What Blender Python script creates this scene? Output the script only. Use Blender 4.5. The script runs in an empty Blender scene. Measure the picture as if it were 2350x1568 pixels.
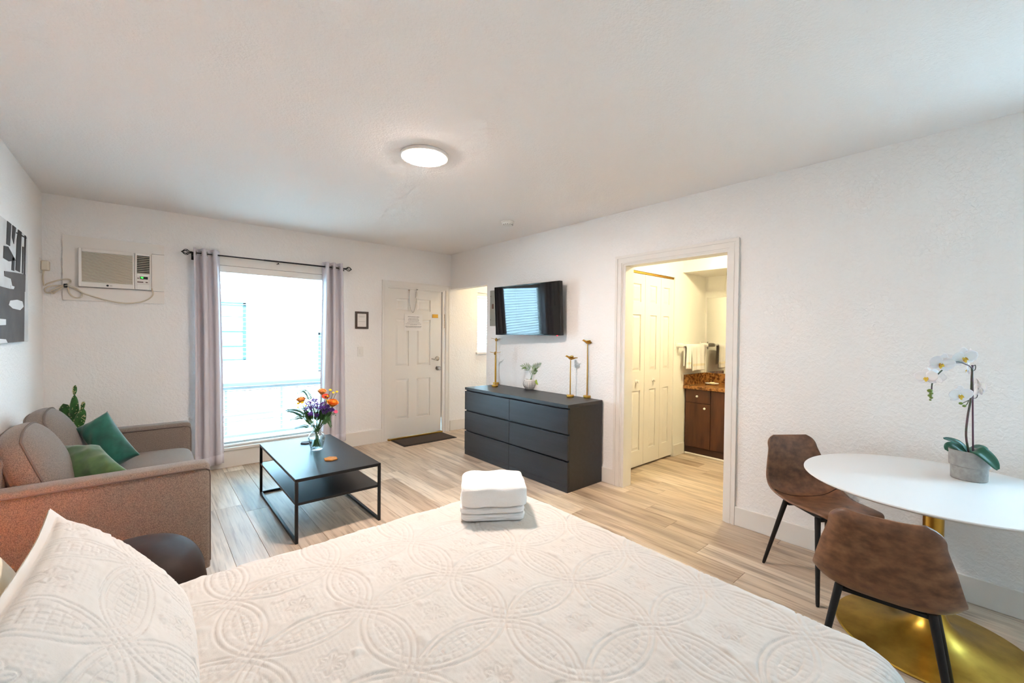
import bpy, bmesh, math, random
import numpy as np
from mathutils import Vector, Matrix

# ---------------------------------------------------------------- camera
FPX, YAW, PITCH, ROLL, CAMH = 972.796, -0.710592, -0.016416, 0.009584, 1.41474
FW = Vector((-math.sin(YAW)*math.cos(PITCH), math.cos(YAW)*math.cos(PITCH), math.sin(PITCH)))
_rt = Vector((math.cos(YAW), math.sin(YAW), 0)); _up = _rt.cross(FW)
RT = math.cos(ROLL)*_rt + math.sin(ROLL)*_up
UP = -math.sin(ROLL)*_rt + math.cos(ROLL)*_up
CAM = Vector((0, 0, CAMH))
sc = bpy.context.scene
col = sc.collection
cd = bpy.data.cameras.new('camera'); cam = bpy.data.objects.new('camera', cd); col.objects.link(cam)
cd.sensor_width = 36.0; cd.lens = FPX/2350*36.0; cd.clip_start = 0.02; cd.clip_end = 200
m4 = Matrix((RT, UP, -FW)).transposed().to_4x4(); m4.translation = CAM
cam.matrix_world = m4
sc.camera = cam

# ---------------------------------------------------------------- room dimensions (metres)
X0, X1, Y0, YB, H = -0.665, 3.350, 5.271, -1.10, 2.563
WT = 0.12

# ---------------------------------------------------------------- world, light, exposure
world = bpy.data.worlds.new('overcast_sky'); sc.world = world; world.use_nodes = True
bg = world.node_tree.nodes['Background']
bg.inputs['Color'].default_value = (0.44, 0.76, 1.0, 1); bg.inputs['Strength'].default_value = 12.5
def portal(name, loc, rot, sx, sy):
    l = bpy.data.lights.new(name, 'AREA'); l.shape = 'RECTANGLE'; l.size = sx; l.size_y = sy
    l.cycles.is_portal = True
    o = bpy.data.objects.new(name, l); col.objects.link(o); o.location = loc; o.rotation_euler = rot
portal('window_portal', (1.07, Y0+0.16, 1.15), (-math.pi/2, 0, 0), 1.3, 1.9)
portal('alcove_window_portal', (4.19, Y0+0.16, 1.59), (-math.pi/2, 0, 0), .72, .92)
portal('side_window_portal', (X1+WT+.03, -.66, 1.6), (0, math.pi/2, 0), 1.2, .56)
sc.view_settings.view_transform = 'Standard'; sc.view_settings.look = 'None'
sc.view_settings.gamma = 1; sc.view_settings.exposure = 1.5
sc.view_settings.use_curve_mapping = False
sc.cycles.use_denoising = True
sc.cycles.max_bounces = 7; sc.cycles.diffuse_bounces = 4; sc.cycles.glossy_bounces = 3
sc.cycles.use_adaptive_sampling = True; sc.cycles.adaptive_threshold = 0.15; sc.cycles.adaptive_min_samples = 16
sc.cycles.transparent_max_bounces = 10; sc.cycles.sample_clamp_indirect = 8.0
sc.cycles.caustics_reflective = False; sc.cycles.caustics_refractive = False

# ---------------------------------------------------------------- helpers
random.seed(7); rng = np.random.default_rng(7)
PI = math.pi
def ray(u, v): return FW + (u-1175)/FPX*RT - (v-784)/FPX*UP
def px(u, v, x=None, y=None, z=None, d=None):
    """photo pixel -> point on an axis plane (or at a depth along the view axis)"""
    r = ray(u, v)
    t = (x-CAM.x)/r.x if x is not None else (y-CAM.y)/r.y if y is not None else (z-CAM.z)/r.z if z is not None else d
    return CAM + t*r
def depth(p): return (Vector(p)-CAM).dot(FW)
ORG = {}
class MB:
    def __init__(s): s.v = []; s.f = []
    def add(s, vs, fs, M=None):
        b = len(s.v)
        s.v += [tuple(M @ Vector(p)) if M else tuple(p) for p in vs]
        s.f += [tuple(i+b for i in f) for f in fs]; return s
    def box(s, x0, x1, y0, y1, z0, z1, M=None):
        return s.add([(x0,y0,z0),(x1,y0,z0),(x1,y1,z0),(x0,y1,z0),(x0,y0,z1),(x1,y0,z1),(x1,y1,z1),(x0,y1,z1)],
                     [(0,3,2,1),(4,5,6,7),(0,1,5,4),(1,2,6,5),(2,3,7,6),(3,0,4,7)], M)
    def cham(s, x0, x1, y0, y1, z0, z1, c, M=None):
        """box whose top edges are chamfered"""
        return s.add([(x0,y0,z0),(x1,y0,z0),(x1,y1,z0),(x0,y1,z0),(x0,y0,z1-c),(x1,y0,z1-c),(x1,y1,z1-c),(x0,y1,z1-c),
                      (x0+c,y0+c,z1),(x1-c,y0+c,z1),(x1-c,y1-c,z1),(x0+c,y1-c,z1)],
                     [(0,3,2,1),(0,1,5,4),(1,2,6,5),(2,3,7,6),(3,0,4,7),(4,5,9,8),(5,6,10,9),(6,7,11,10),(7,4,8,11),(8,9,10,11)], M)
    def tube(s, path, r, n=8, closed=False, cap=True, M=None):
        P = [Vector(p) for p in path]; k = len(P)
        rs = r if isinstance(r, (list, tuple)) else [r]*k
        T = []
        for i in range(k):
            a = P[(i-1) % k] if (closed or i > 0) else P[i]; b = P[(i+1) % k] if (closed or i < k-1) else P[i]
            t = (b-a); T.append(t.normalized() if t.length > 1e-9 else Vector((0,0,1)))
        u = T[0].orthogonal().normalized(); vs = []
        for i in range(k):
            u = (u - T[i]*u.dot(T[i])); u = u.normalized() if u.length > 1e-6 else T[i].orthogonal().normalized()
            w = T[i].cross(u)
            for j in range(n):
                a = 2*PI*j/n; vs.append(P[i] + rs[i]*(math.cos(a)*u + math.sin(a)*w))
        fs = []
        for i in range(k if closed else k-1):
            for j in range(n):
                fs.append((i*n+j, i*n+(j+1) % n, ((i+1) % k)*n+(j+1) % n, ((i+1) % k)*n+j))
        if cap and not closed:
            fs.append(tuple(range(n-1, -1, -1))); fs.append(tuple((k-1)*n+j for j in range(n)))
        return s.add(vs, fs, M)
    def lathe(s, prof, n=32, c=(0,0,0), M=None):
        vs = []; fs = []; k = len(prof)
        for (r, z) in prof:
            for j in range(n):
                a = 2*PI*j/n; vs.append((c[0]+r*math.cos(a), c[1]+r*math.sin(a), c[2]+z))
        for i in range(k-1):
            for j in range(n): fs.append((i*n+j, i*n+(j+1) % n, (i+1)*n+(j+1) % n, (i+1)*n+j))
        if prof[0][0] > 1e-6: fs.append(tuple(range(n-1, -1, -1)))
        if prof[-1][0] > 1e-6: fs.append(tuple((k-1)*n+j for j in range(n)))
        return s.add(vs, fs, M)
    def prism(s, pts, a, b, axis='z', M=None):
        n = len(pts)
        def q(p, h): return {'z': (p[0], p[1], h), 'y': (p[0], h, p[1]), 'x': (h, p[0], p[1])}[axis]
        return s.add([q(p, a) for p in pts]+[q(p, b) for p in pts],
                     [tuple(range(n-1, -1, -1)), tuple(range(n, 2*n))]+[(i, (i+1) % n, n+(i+1) % n, n+i) for i in range(n)], M)
    def grid(s, fn, nu, nv, M=None, cu=False):
        vs = [fn(i/nu, j/nv) for i in range(nu if cu else nu+1) for j in range(nv+1)]
        w = nv+1; k = nu if cu else nu+1
        fs = [(i*w+j, ((i+1) % k)*w+j, ((i+1) % k)*w+j+1, i*w+j+1) for i in range(nu) for j in range(nv)]
        return s.add(vs, fs, M)
    def ball(s, c, r, nu=12, nv=8, M=None, sq=(1,1,1)):
        prof = [(math.sin(PI*i/nv), -math.cos(PI*i/nv)) for i in range(nv+1)]
        vs = []; fs = []
        for (a, z) in prof:
            for j in range(nu):
                t = 2*PI*j/nu; vs.append((c[0]+r*sq[0]*a*math.cos(t), c[1]+r*sq[1]*a*math.sin(t), c[2]+r*sq[2]*z))
        for i in range(nv):
            for j in range(nu): fs.append((i*nu+j, i*nu+(j+1) % nu, (i+1)*nu+(j+1) % nu, (i+1)*nu+j))
        return s.add(vs, fs, M)
    def build(s, name, m, parent=None, org=None, smooth=False, bevel=0, seg=2, sub=0, angle=40, weld=False, solid=0):
        o0 = Vector(org) if org is not None else (ORG[parent] if parent else Vector((0,0,0)))
        me = bpy.data.meshes.new(name)
        me.from_pydata([tuple(Vector(p)-o0) for p in s.v], [], s.f)
        if weld or smooth:
            bm = bmesh.new(); bm.from_mesh(me)
            bmesh.ops.remove_doubles(bm, verts=bm.verts, dist=1e-6)
            bmesh.ops.recalc_face_normals(bm, faces=bm.faces); bm.to_mesh(me); bm.free()
        me.materials.append(m)
        if smooth:
            me.polygons.foreach_set('use_smooth', [True]*len(me.polygons)); me.set_sharp_from_angle(angle=math.radians(angle))
        o = bpy.data.objects.new(name, me); col.objects.link(o)
        if parent is not None: o.parent = parent
        else: o.location = o0
        ORG[o] = o0
        if solid:
            md = o.modifiers.new('solid', 'SOLIDIFY'); md.thickness = solid; md.offset = 0
        if bevel:
            md = o.modifiers.new('bevel', 'BEVEL'); md.width = bevel; md.segments = seg; md.limit_method = 'ANGLE'; md.angle_limit = math.radians(35)
        if sub:
            md = o.modifiers.new('sub', 'SUBSURF'); md.levels = sub; md.render_levels = sub
        return o
def tag(o, label, cat, group=None):
    o['label'] = label; o['category'] = cat
    if group: o['group'] = group
    return o
def thing(name, label, cat, loc=(0,0,0), group=None, rz=0):
    o = bpy.data.objects.new(name, None); col.objects.link(o); o.location = loc; o.rotation_euler = (0,0,rz)
    o.empty_display_size = .05
    ORG[o] = Vector(loc) if rz == 0 else Vector((0,0,0))
    return tag(o, label, cat, group)
def struct(o): o['kind'] = 'structure'; return o
def part(o, label): o['label'] = label; return o
def dup(root, loc, rz=0, label=None):
    def cp(o, par):
        c = o.copy(); col.objects.link(c); c.parent = par
        for ch in o.children: cp(ch, c)
        return c
    r = cp(root, None); r.location = loc; r.rotation_euler = (0,0,rz)
    if label: r['label'] = label
    return r
def boxes(name, m, lst, parent=None, org=None, **k):
    b = MB()
    for q in lst: b.box(*q)
    return b.build(name, m, parent, org, **k)
def lerp(a, b, t): return a+(b-a)*t
def smooth01(t): t = max(0., min(1., t)); return t*t*(3-2*t)
def catmull(pts, n=6):
    P = [Vector(p) for p in pts]; out = []
    for i in range(len(P)-1):
        p0 = P[max(i-1, 0)]; p1 = P[i]; p2 = P[i+1]; p3 = P[min(i+2, len(P)-1)]
        for k in range(n):
            t = k/n
            out.append(.5*((2*p1)+(p2-p0)*t+(2*p0-5*p1+4*p2-p3)*t*t+(3*p1-p0-3*p2+p3)*t**3))
    out.append(P[-1]); return out
def vnoise(x, y, seed=0):
    """smooth value noise on numpy arrays, range -1..1"""
    r = np.random.default_rng(seed).random((256, 256))*2-1
    xi = np.floor(x).astype(int); yi = np.floor(y).astype(int); fx = x-xi; fy = y-yi
    fx = fx*fx*(3-2*fx); fy = fy*fy*(3-2*fy)
    a = r[xi % 256, yi % 256]; b = r[(xi+1) % 256, yi % 256]; c = r[xi % 256, (yi+1) % 256]; d = r[(xi+1) % 256, (yi+1) % 256]
    return (a*(1-fx)+b*fx)*(1-fy)+(c*(1-fx)+d*fx)*fy
def text_mesh(name, s, size, m, parent, M, extrude=.0006):
    """flat lettering as a mesh part; M places the text (x right, y up) in world space"""
    cu = bpy.data.curves.new(name, 'FONT'); cu.body = s; cu.size = size; cu.extrude = extrude; cu.align_x = 'CENTER'; cu.align_y = 'CENTER'
    t = bpy.data.objects.new(name, cu); col.objects.link(t)
    bpy.context.view_layer.update()
    dg = bpy.context.evaluated_depsgraph_get(); me = bpy.data.meshes.new_from_object(t.evaluated_get(dg))
    bpy.data.objects.remove(t); bpy.data.curves.remove(cu)
    L = Matrix.Translation(-ORG[parent]) @ M
    me.transform(L); me.materials.clear(); me.materials.append(m)
    o = bpy.data.objects.new(name, me); col.objects.link(o); o.parent = parent; ORG[o] = ORG[parent]
    return o

# ---------------------------------------------------------------- materials
def lin(c):
    if isinstance(c, str): c = [int(c[i:i+2], 16)/255 for i in (1, 3, 5)]
    return tuple((q/12.92 if q <= .04045 else ((q+.055)/1.055)**2.4) for q in c)+(1,)
def mat(name, c, rough=.5, metal=0, var=None, bump=None, emit=None, coat=0, sheen=0, ior=None, spec=None, trans=0, sss=0, tint=None):
    m = bpy.data.materials.new(name); m.use_nodes = True
    nt = m.node_tree; N = nt.nodes; L = nt.links; b = N['Principled BSDF']
    b.inputs['Base Color'].default_value = lin(c); b.inputs['Roughness'].default_value = rough; b.inputs['Metallic'].default_value = metal
    if ior: b.inputs['IOR'].default_value = ior
    if spec is not None: b.inputs['Specular IOR Level'].default_value = spec
    if coat: b.inputs['Coat Weight'].default_value = coat; b.inputs['Coat Roughness'].default_value = .12
    if sheen: b.inputs['Sheen Weight'].default_value = sheen; b.inputs['Sheen Roughness'].default_value = .4
    if trans: b.inputs['Transmission Weight'].default_value = trans
    if sss: b.inputs['Subsurface Weight'].default_value = sss; b.inputs['Subsurface Radius'].default_value = (.01,.006,.004)
    if emit: b.inputs['Emission Color'].default_value = lin(emit[0]); b.inputs['Emission Strength'].default_value = emit[1]
    tc = None
    def noise(scale, detail, stretch, rough_=.55):
        nonlocal tc
        if tc is None: tc = N.new('ShaderNodeTexCoord')
        mp = N.new('ShaderNodeMapping'); mp.inputs['Scale'].default_value = stretch; L.new(tc.outputs['Object'], mp.inputs['Vector'])
        n = N.new('ShaderNodeTexNoise'); n.inputs['Scale'].default_value = scale; n.inputs['Detail'].default_value = detail; n.inputs['Roughness'].default_value = rough_
        L.new(mp.outputs['Vector'], n.inputs['Vector']); return n
    if var:
        # var: (second colour, scale, detail, stretch, lo, hi)
        v = list(var)+[None]*6; n = noise(v[1], v[2] or 3, v[3] or (1,1,1))
        mr = N.new('ShaderNodeMapRange'); mr.inputs['From Min'].default_value = v[4] if v[4] is not None else .35; mr.inputs['From Max'].default_value = v[5] if v[5] is not None else .65
        L.new(n.outputs['Fac'], mr.inputs['Value'])
        mx = N.new('ShaderNodeMix'); mx.data_type = 'RGBA'; mx.inputs['A'].default_value = lin(c); mx.inputs['B'].default_value = lin(v[0])
        L.new(mr.outputs['Result'], mx.inputs['Factor']); L.new(mx.outputs['Result'], b.inputs['Base Color'])
    if bump:
        # bump: (scale, strength, distance, detail, stretch)
        v = list(bump)+[None]*5; n = noise(v[0], v[3] or 2, v[4] or (1,1,1))
        bp = N.new('ShaderNodeBump'); bp.inputs['Strength'].default_value = v[1]; bp.inputs['Distance'].default_value = v[2]
        L.new(n.outputs['Fac'], bp.inputs['Height']); L.new(bp.outputs['Normal'], b.inputs['Normal'])
    return m
def glass_mat(name, tint=(1,1,1), refl=.95, base=.045, pwr=5):
    m = bpy.data.materials.new(name); m.use_nodes = True; nt = m.node_tree; N = nt.nodes; L = nt.links
    N.remove(N['Principled BSDF']); out = N['Material Output']
    t = N.new('ShaderNodeBsdfTransparent'); t.inputs['Color'].default_value = tint+(1,)
    g = N.new('ShaderNodeBsdfGlossy'); g.inputs['Roughness'].default_value = .01
    lw_ = N.new('ShaderNodeLayerWeight'); pw = N.new('ShaderNodeMath'); pw.operation = 'POWER'; pw.inputs[1].default_value = pwr; L.new(lw_.outputs['Facing'], pw.inputs[0])
    f = N.new('ShaderNodeMath'); f.operation = 'MULTIPLY_ADD'; f.inputs[1].default_value = refl; f.inputs[2].default_value = base; L.new(pw.outputs[0], f.inputs[0])
    mx = N.new('ShaderNodeMixShader'); L.new(f.outputs[0], mx.inputs['Fac']); L.new(t.outputs[0], mx.inputs[1]); L.new(g.outputs[0], mx.inputs[2])
    L.new(mx.outputs[0], out.inputs['Surface']); return m
def wall_mat(name, c, s1=46, s2=150, st=.28):
    m = mat(name, c, .85, spec=.25)
    nt = m.node_tree; N = nt.nodes; L = nt.links; b = N['Principled BSDF']
    tc = N.new('ShaderNodeTexCoord')
    n1 = N.new('ShaderNodeTexNoise'); n1.inputs['Scale'].default_value = s1; n1.inputs['Detail'].default_value = 3; n1.inputs['Distortion'].default_value = .6
    n2 = N.new('ShaderNodeTexNoise'); n2.inputs['Scale'].default_value = s2; n2.inputs['Detail'].default_value = 2
    for n in (n1, n2): L.new(tc.outputs['Object'], n.inputs['Vector'])
    mr = N.new('ShaderNodeMapRange'); mr.inputs['From Min'].default_value = .42; mr.inputs['From Max'].default_value = .62; L.new(n1.outputs['Fac'], mr.inputs['Value'])
    ad = N.new('ShaderNodeMath'); ad.operation = 'MULTIPLY_ADD'; ad.inputs[1].default_value = .35; L.new(n2.outputs['Fac'], ad.inputs[0]); L.new(mr.outputs['Result'], ad.inputs[2])
    bp = N.new('ShaderNodeBump'); bp.inputs['Strength'].default_value = st; bp.inputs['Distance'].default_value = .006
    L.new(ad.outputs[0], bp.inputs['Height']); L.new(bp.outputs['Normal'], b.inputs['Normal'])
    return m
def plank_mat():
    m = mat('oak_plank', '#b49b84', .42, spec=.5)
    nt = m.node_tree; N = nt.nodes; L = nt.links; b = N['Principled BSDF']
    tc = N.new('ShaderNodeTexCoord'); oi = N.new('ShaderNodeObjectInfo')
    cx = N.new('ShaderNodeCombineXYZ'); sc_ = N.new('ShaderNodeMath'); sc_.operation = 'MULTIPLY'; sc_.inputs[1].default_value = 37.0
    L.new(oi.outputs['Random'], sc_.inputs[0]); L.new(sc_.outputs[0], cx.inputs['Z']); L.new(sc_.outputs[0], cx.inputs['X'])
    va = N.new('ShaderNodeVectorMath'); va.operation = 'ADD'; L.new(tc.outputs['Object'], va.inputs[0]); L.new(cx.outputs[0], va.inputs[1])
    def ns(scale, stretch, det, dist=0):
        mp = N.new('ShaderNodeMapping'); mp.inputs['Scale'].default_value = stretch; L.new(va.outputs[0], mp.inputs['Vector'])
        n = N.new('ShaderNodeTexNoise'); n.inputs['Scale'].default_value = scale; n.inputs['Detail'].default_value = det; n.inputs['Distortion'].default_value = dist
        L.new(mp.outputs[0], n.inputs['Vector']); return n
    fine = ns(60, (1, .045, 1), 4, .4); broad = ns(9, (1, .12, 1), 3, .8); knot = ns(5, (1, .35, 1), 2, .3)
    def ramp(src, stops):
        r = N.new('ShaderNodeValToRGB'); e = r.color_ramp.elements
        e[0].position, e[0].color = stops[0][0], lin(stops[0][1]); e[1].position, e[1].color = stops[-1][0], lin(stops[-1][1])
        for p, c in stops[1:-1]:
            q = e.new(p); q.color = lin(c)
        L.new(src, r.inputs['Fac']); return r
    base = ramp(oi.outputs['Random'], [(0, '#c6b5a2'), (.3, '#dfd1c0'), (.55, '#e8dccc'), (.8, '#d3c2af'), (1, '#b7a390')])
    g1 = ramp(fine.outputs['Fac'], [(.3, '#9c8672'), (.5, '#f4efe8'), (.72, '#ffffff')])
    g2 = ramp(broad.outputs['Fac'], [(.3, '#8f7d6d'), (.52, '#f0e8df'), (.75, '#ffffff')])
    g3 = ramp(knot.outputs['Fac'], [(.24, '#6b5647'), (.33, '#ffffff'), (1, '#ffffff')])
    cur = base.outputs['Color']
    for g, f in ((g1, .55), (g2, .6), (g3, .5)):
        mx = N.new('ShaderNodeMix'); mx.data_type = 'RGBA'; mx.blend_type = 'MULTIPLY'; mx.inputs['Factor'].default_value = f
        L.new(cur, mx.inputs['A']); L.new(g.outputs['Color'], mx.inputs['B']); cur = mx.outputs['Result']
    L.new(cur, b.inputs['Base Color'])
    bp = N.new('ShaderNodeBump'); bp.inputs['Strength'].default_value = .12; bp.inputs['Distance'].default_value = .002
    L.new(fine.outputs['Fac'], bp.inputs['Height']); L.new(bp.outputs['Normal'], b.inputs['Normal'])
    return m
M_ = {}
M_['wall'] = wall_mat('plaster_wall', '#f6f3f0')
M_['ceil'] = wall_mat('plaster_ceiling', '#f6f3f1', 70, 190, .2)
M_['bwall'] = wall_mat('bathroom_wall', '#f3f0e8', 60, 170, .12)
M_['trim'] = mat('white_trim', '#ebe6df', .45, bump=(30, .05, .002))
M_['door'] = mat('white_door_paint', '#ece7df', .4, bump=(120, .04, .001))
M_['plank'] = plank_mat()
M_['subfloor'] = mat('plank_joint', '#4d4036', .9)
M_['glass'] = glass_mat('window_glass')
M_['white'] = mat('white_plastic', '#ece8e2', .4)
M_['blackmetal'] = mat('black_metal', '#17171a', .45, .3)
M_['black'] = mat('black_plastic', '#0c0c0d', .5)
M_['gold'] = mat('brushed_brass', '#c79a45', .28, 1.0, bump=(60, .05, .001, 2, (1,1,6)))
M_['goldbase'] = mat('brushed_brass_base', '#cfa84a', .33, 1.0, var=('#a88636', 9, 4, (1,1,1), .4, .75), bump=(40, .08, .001, 4))
M_['chrome'] = mat('satin_nickel', '#b5b0aa', .22, 1.0)
M_['leather'] = mat('brown_leather', '#936748', .40, var=('#5d3d2b', 20, 5, (1,1,1.5), .30, .70), bump=(320, .12, .0008, 3))
M_['darkleather'] = mat('dark_brown_leather', '#2b1d18', .6, spec=.25, var=('#20140f', 8, 4), bump=(300, .1, .0008))
M_['sofa'] = mat('tweed_fabric', '#8a7a6e', .95, var=('#5f534b', 370, 3, (1,1,.5), .36, .64), bump=(370, .6, .0018, 2), sheen=.25)
M_['piping'] = mat('tweed_piping', '#6a5c54', .95)
M_['teal'] = mat('teal_velvet', '#12604f', .75, var=('#0b473d', 9, 3), sheen=.6)
M_['olive'] = mat('green_velvet', '#4b6a3d', .75, var=('#33512f', 10, 3), sheen=.5)
M_['quilt'] = mat('white_quilt', '#dcd5cd', .9, bump=(330, .3, .0012), sheen=.1)
M_['linen'] = mat('cream_linen', '#f0e6d2', .9, bump=(300, .1, .001))
M_['towel'] = mat('white_terry', '#faf6f2', .97, bump=(420, .8, .003, 3), sheen=.3)
M_['curtain'] = mat('grey_curtain', '#d8d3da', .85, bump=(500, .15, .0006), sheen=.15)
M_['dresser'] = mat('black_brown_veneer', '#0f1118', .40, ior=1.6, var=('#1a1b22', 30, 4, (1,.08,1), .4, .7), bump=(60, .1, .0006, 4, (1,.06,1)))
M_['dresserdark'] = mat('black_brown_recess', '#0d0c0c', .6)
M_['tv'] = mat('tv_screen', '#050607', .03, spec=.5, ior=1.6)
M_['tabletop'] = mat('white_laminate', '#eceae8', .3)
M_['concrete'] = mat('grey_concrete', '#a5a19c', .75, var=('#938f8a', 40, 3), bump=(200, .1, .001))
M_['leaf'] = mat('green_leaf', '#2c5a35', .4, var=('#1d4429', 20, 3))
M_['wood'] = mat('walnut_cabinet', '#5e3722', .35, var=('#3f2214', 10, 4, (1,1,.18), .35, .65))
M_['granite'] = mat('brown_granite', '#a9743c', .25, var=('#5c3418', 34, 6, (1,1,1), .42, .6))
M_['mirror'] = mat('mirror_glass', '#f2f2f0', .01, 1.0)
M_['paper'] = mat('white_paper', '#efebe6', .8)
M_['ink'] = mat('grey_ink', '#57504e', .9)
M_['coaster'] = mat('cork_coaster', '#c58a45', .75, var=('#b17636', 60, 2))
# ================================================================ STRUCTURE
def wall_panels(name, m, axis, a, b, urange, vrange, holes):
    """wall slab between a and b on `axis`, spanning urange x vrange, with rectangular holes (u0,u1,v0,v1)"""
    us = sorted({urange[0], urange[1], *[h[0] for h in holes], *[h[1] for h in holes]})
    vs = sorted({vrange[0], vrange[1], *[h[2] for h in holes], *[h[3] for h in holes]})
    us = [u for u in us if urange[0] <= u <= urange[1]]; vs = [v for v in vs if vrange[0] <= v <= vrange[1]]
    b_ = MB()
    def inh(u, v): return any(h[0] < u < h[1] and h[2] < v < h[3] for h in holes)
    for i in range(len(us)-1):
        runs = []
        for j in range(len(vs)-1):
            if inh((us[i]+us[i+1])/2, (vs[j]+vs[j+1])/2): continue
            if runs and abs(runs[-1][1]-vs[j]) < 1e-9: runs[-1][1] = vs[j+1]
            else: runs.append([vs[j], vs[j+1]])
        for r in runs:
            if axis == 'y': b_.box(us[i], us[i+1], a, b, r[0], r[1])
            else: b_.box(a, b, us[i], us[i+1], r[0], r[1])
    return struct(b_.build(name, m))
WIN = (.40, 1.74, .20, 2.10); ENT = (2.372, 3.235, -.05, 2.035); ALW = (3.835, 4.55, 1.135, 2.05)
wall_panels('wall_far', M_['wall'], 'y', Y0, Y0+.15, (X0-.12, 5.2), (-.05, 2.7), [WIN, ENT, ALW])
SW_ = (-.93, -.39, 1.02, 2.18)            # side window past the right edge of the photo
BD = (1.372, 2.306, -.05, 2.075)      # bathroom door opening in the right wall
wall_panels('wall_right', M_['wall'], 'x', X1, X1+WT, (YB, Y0), (-.05, 2.7), [(4.40, 5.30, -.05, 2.062), BD, SW_])
wall_panels('wall_left', M_['wall'], 'x', X0-.12, X0, (YB-.12, Y0+.15), (-.05, 2.7), [])
wall_panels('wall_near', M_['wall'], 'y', YB-.12, YB, (X0, X1+WT), (-.05, 2.7), [])
struct(boxes('ceiling', M_['ceil'], [(X0-.12, X1, YB-.12, Y0+.15, H, H+.12)]))
# bathroom and alcove shells
wall_panels('wall_bathroom_left', M_['bwall'], 'y', 2.52, 2.60, (X1+WT, 5.45), (-.05, 2.5), [(3.74, 4.672, -.05, 2.098)])
struct(boxes('wall_closet', M_['bwall'], [(3.70, 4.70, 3.05, 3.09, -.05, 2.5), (3.66, 3.70, 2.60, 3.09, -.05, 2.5), (4.70, 4.74, 2.60, 3.09, -.05, 2.5), (3.66, 4.74, 2.6, 3.09, 2.46, 2.5)]))
struct(boxes('wall_bathroom_far', M_['bwall'], [(5.45, 5.55, .80, 2.60, -.05, 2.5)]))
struct(boxes('wall_bathroom_near', M_['bwall'], [(X1+WT, 5.55, .70, .80, -.05, 2.5)]))
struct(boxes('ceiling_bathroom', M_['bwall'], [(X1+WT, 5.55, .70, 2.60, 2.46, 2.54)]))
struct(boxes('trim_soffit', M_['bwall'], [(4.86, 5.45, .80, 2.52, 2.175, 2.46)]))
struct(boxes('wall_alcove_far', M_['wall'], [(5.10, 5.20, 4.20, Y0, -.05, 2.7)]))
struct(boxes('wall_alcove_near', M_['wall'], [(X1+WT, 5.2, 4.16, 4.26, -.05, 2.7)]))
struct(boxes('ceiling_alcove', M_['ceil'], [(X1+WT, 5.2, 4.16, Y0, 2.36, 2.44)]))
# floor: every plank is a piece of its own over a dark joint bed
floor = struct(boxes('floor', M_['subfloor'], [(X0-.1, 5.5, YB-.1, Y0+.12, -.06, -.012)]))
PW, PLN = .178, 1.22
def fill_col(xa, xb, ya, yb, off):
    y = ya - off
    while y < yb-.01:
        a = max(y, ya); b = min(y+PLN, yb)
        if b-a > .02:
            c = Vector(((xa+xb)/2, (a+b)/2, 0))
            hx, hy = (xb-xa)/2-.0006, (b-a)/2-.0006
            q = MB().cham(-hx, hx, -hy, hy, -.012, 0, .0009)
            o = q.build('plank', M_['plank']); o.parent = floor; o.location = c
        y += PLN
k = 0; x = X0
prng = random.Random(11)
while x < 5.40:
    xb = x+PW; xc = (x+xb)/2; off = prng.choice([.0, .3, .62, .9, 1.08, .45, .77])
    if xc < X1+.06: fill_col(x, xb, YB-.05, Y0+.1, off)
    else:
        fill_col(x, min(xb, 5.45), .78, 2.60, off); fill_col(x, min(xb, 5.15), 4.22, Y0+.02, off)
    x = xb
# ---------------------------------------------------------------- door casings, baseboards
def casing_profile(name, pts_outer, plane, axis, w, t, sgn):
    """three-sided moulded casing; pts_outer = (u0,u1,ztop) outer edge"""
    u0, u1, zt = pts_outer; b = MB()
    for (i0, i1, th) in ((0, .30, t), (.30, .42, t*.72), (.42, .85, t*.85), (.85, 1, t*.5)):
        a0, a1 = w*i0, w*i1
        for (p, q, z0, z1) in ((u0+a0, u0+a1, 0, zt-a0), (u1-a1, u1-a0, 0, zt-a0), (u0+a1, u1-a1, zt-a1, zt-a0)):
            if axis == 'y': b.box(p, q, min(plane, plane+sgn*th), max(plane, plane+sgn*th), z0, z1)
            else: b.box(min(plane, plane+sgn*th), max(plane, plane+sgn*th), p, q, z0, z1)
    return struct(b.build(name, M_['trim']))
casing_profile('trim_1', (2.305, 3.330, 2.108), Y0, 'y', .072, .018, -1)
t1 = struct(boxes('trim_2', M_['trim'], [(2.372, 2.392, Y0, Y0+.15, 0, 2.035), (3.215, 3.235, Y0, Y0+.15, 0, 2.035), (2.392, 3.215, Y0, Y0+.15, 2.015, 2.035)]))
casing_profile('trim_3', (1.299, 2.396, 2.152), X1, 'x', .078, .018, -1)
struct(boxes('trim_4', M_['trim'], [(X1-.004, X1+WT+.004, 1.372, 1.388, 0, 2.075), (X1-.004, X1+WT+.004, 2.290, 2.322, 0, 2.075), (X1-.004, X1+WT+.004, 1.388, 2.29, 2.058, 2.075)]))
struct(boxes('trim_5', M_['gold'], [(2.39, 3.215, Y0-.03, Y0+.10, 0, .022)], bevel=.006))   # brass threshold
def bb(name, lst): return struct(boxes(name, M_['trim'], lst, bevel=.004))
bb('baseboard_far', [(X0, 2.305, Y0-.016, Y0, 0, .175), ])
bb('baseboard_alcove', [(3.345, 5.1, Y0-.016, Y0, 0, .15)])
bb('baseboard_right', [(X1-.016, X1, YB, 1.299, 0, .142)])
bb('baseboard_middle', [(X1-.016, X1, 2.396, 4.40, 0, .142)])
bb('baseboard_left', [(X0, X0+.016, YB, Y0-.016, 0, .15)])
bb('baseboard_bathroom', [(4.672, 4.92, 2.504, 2.52, 0, .135)])
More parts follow.
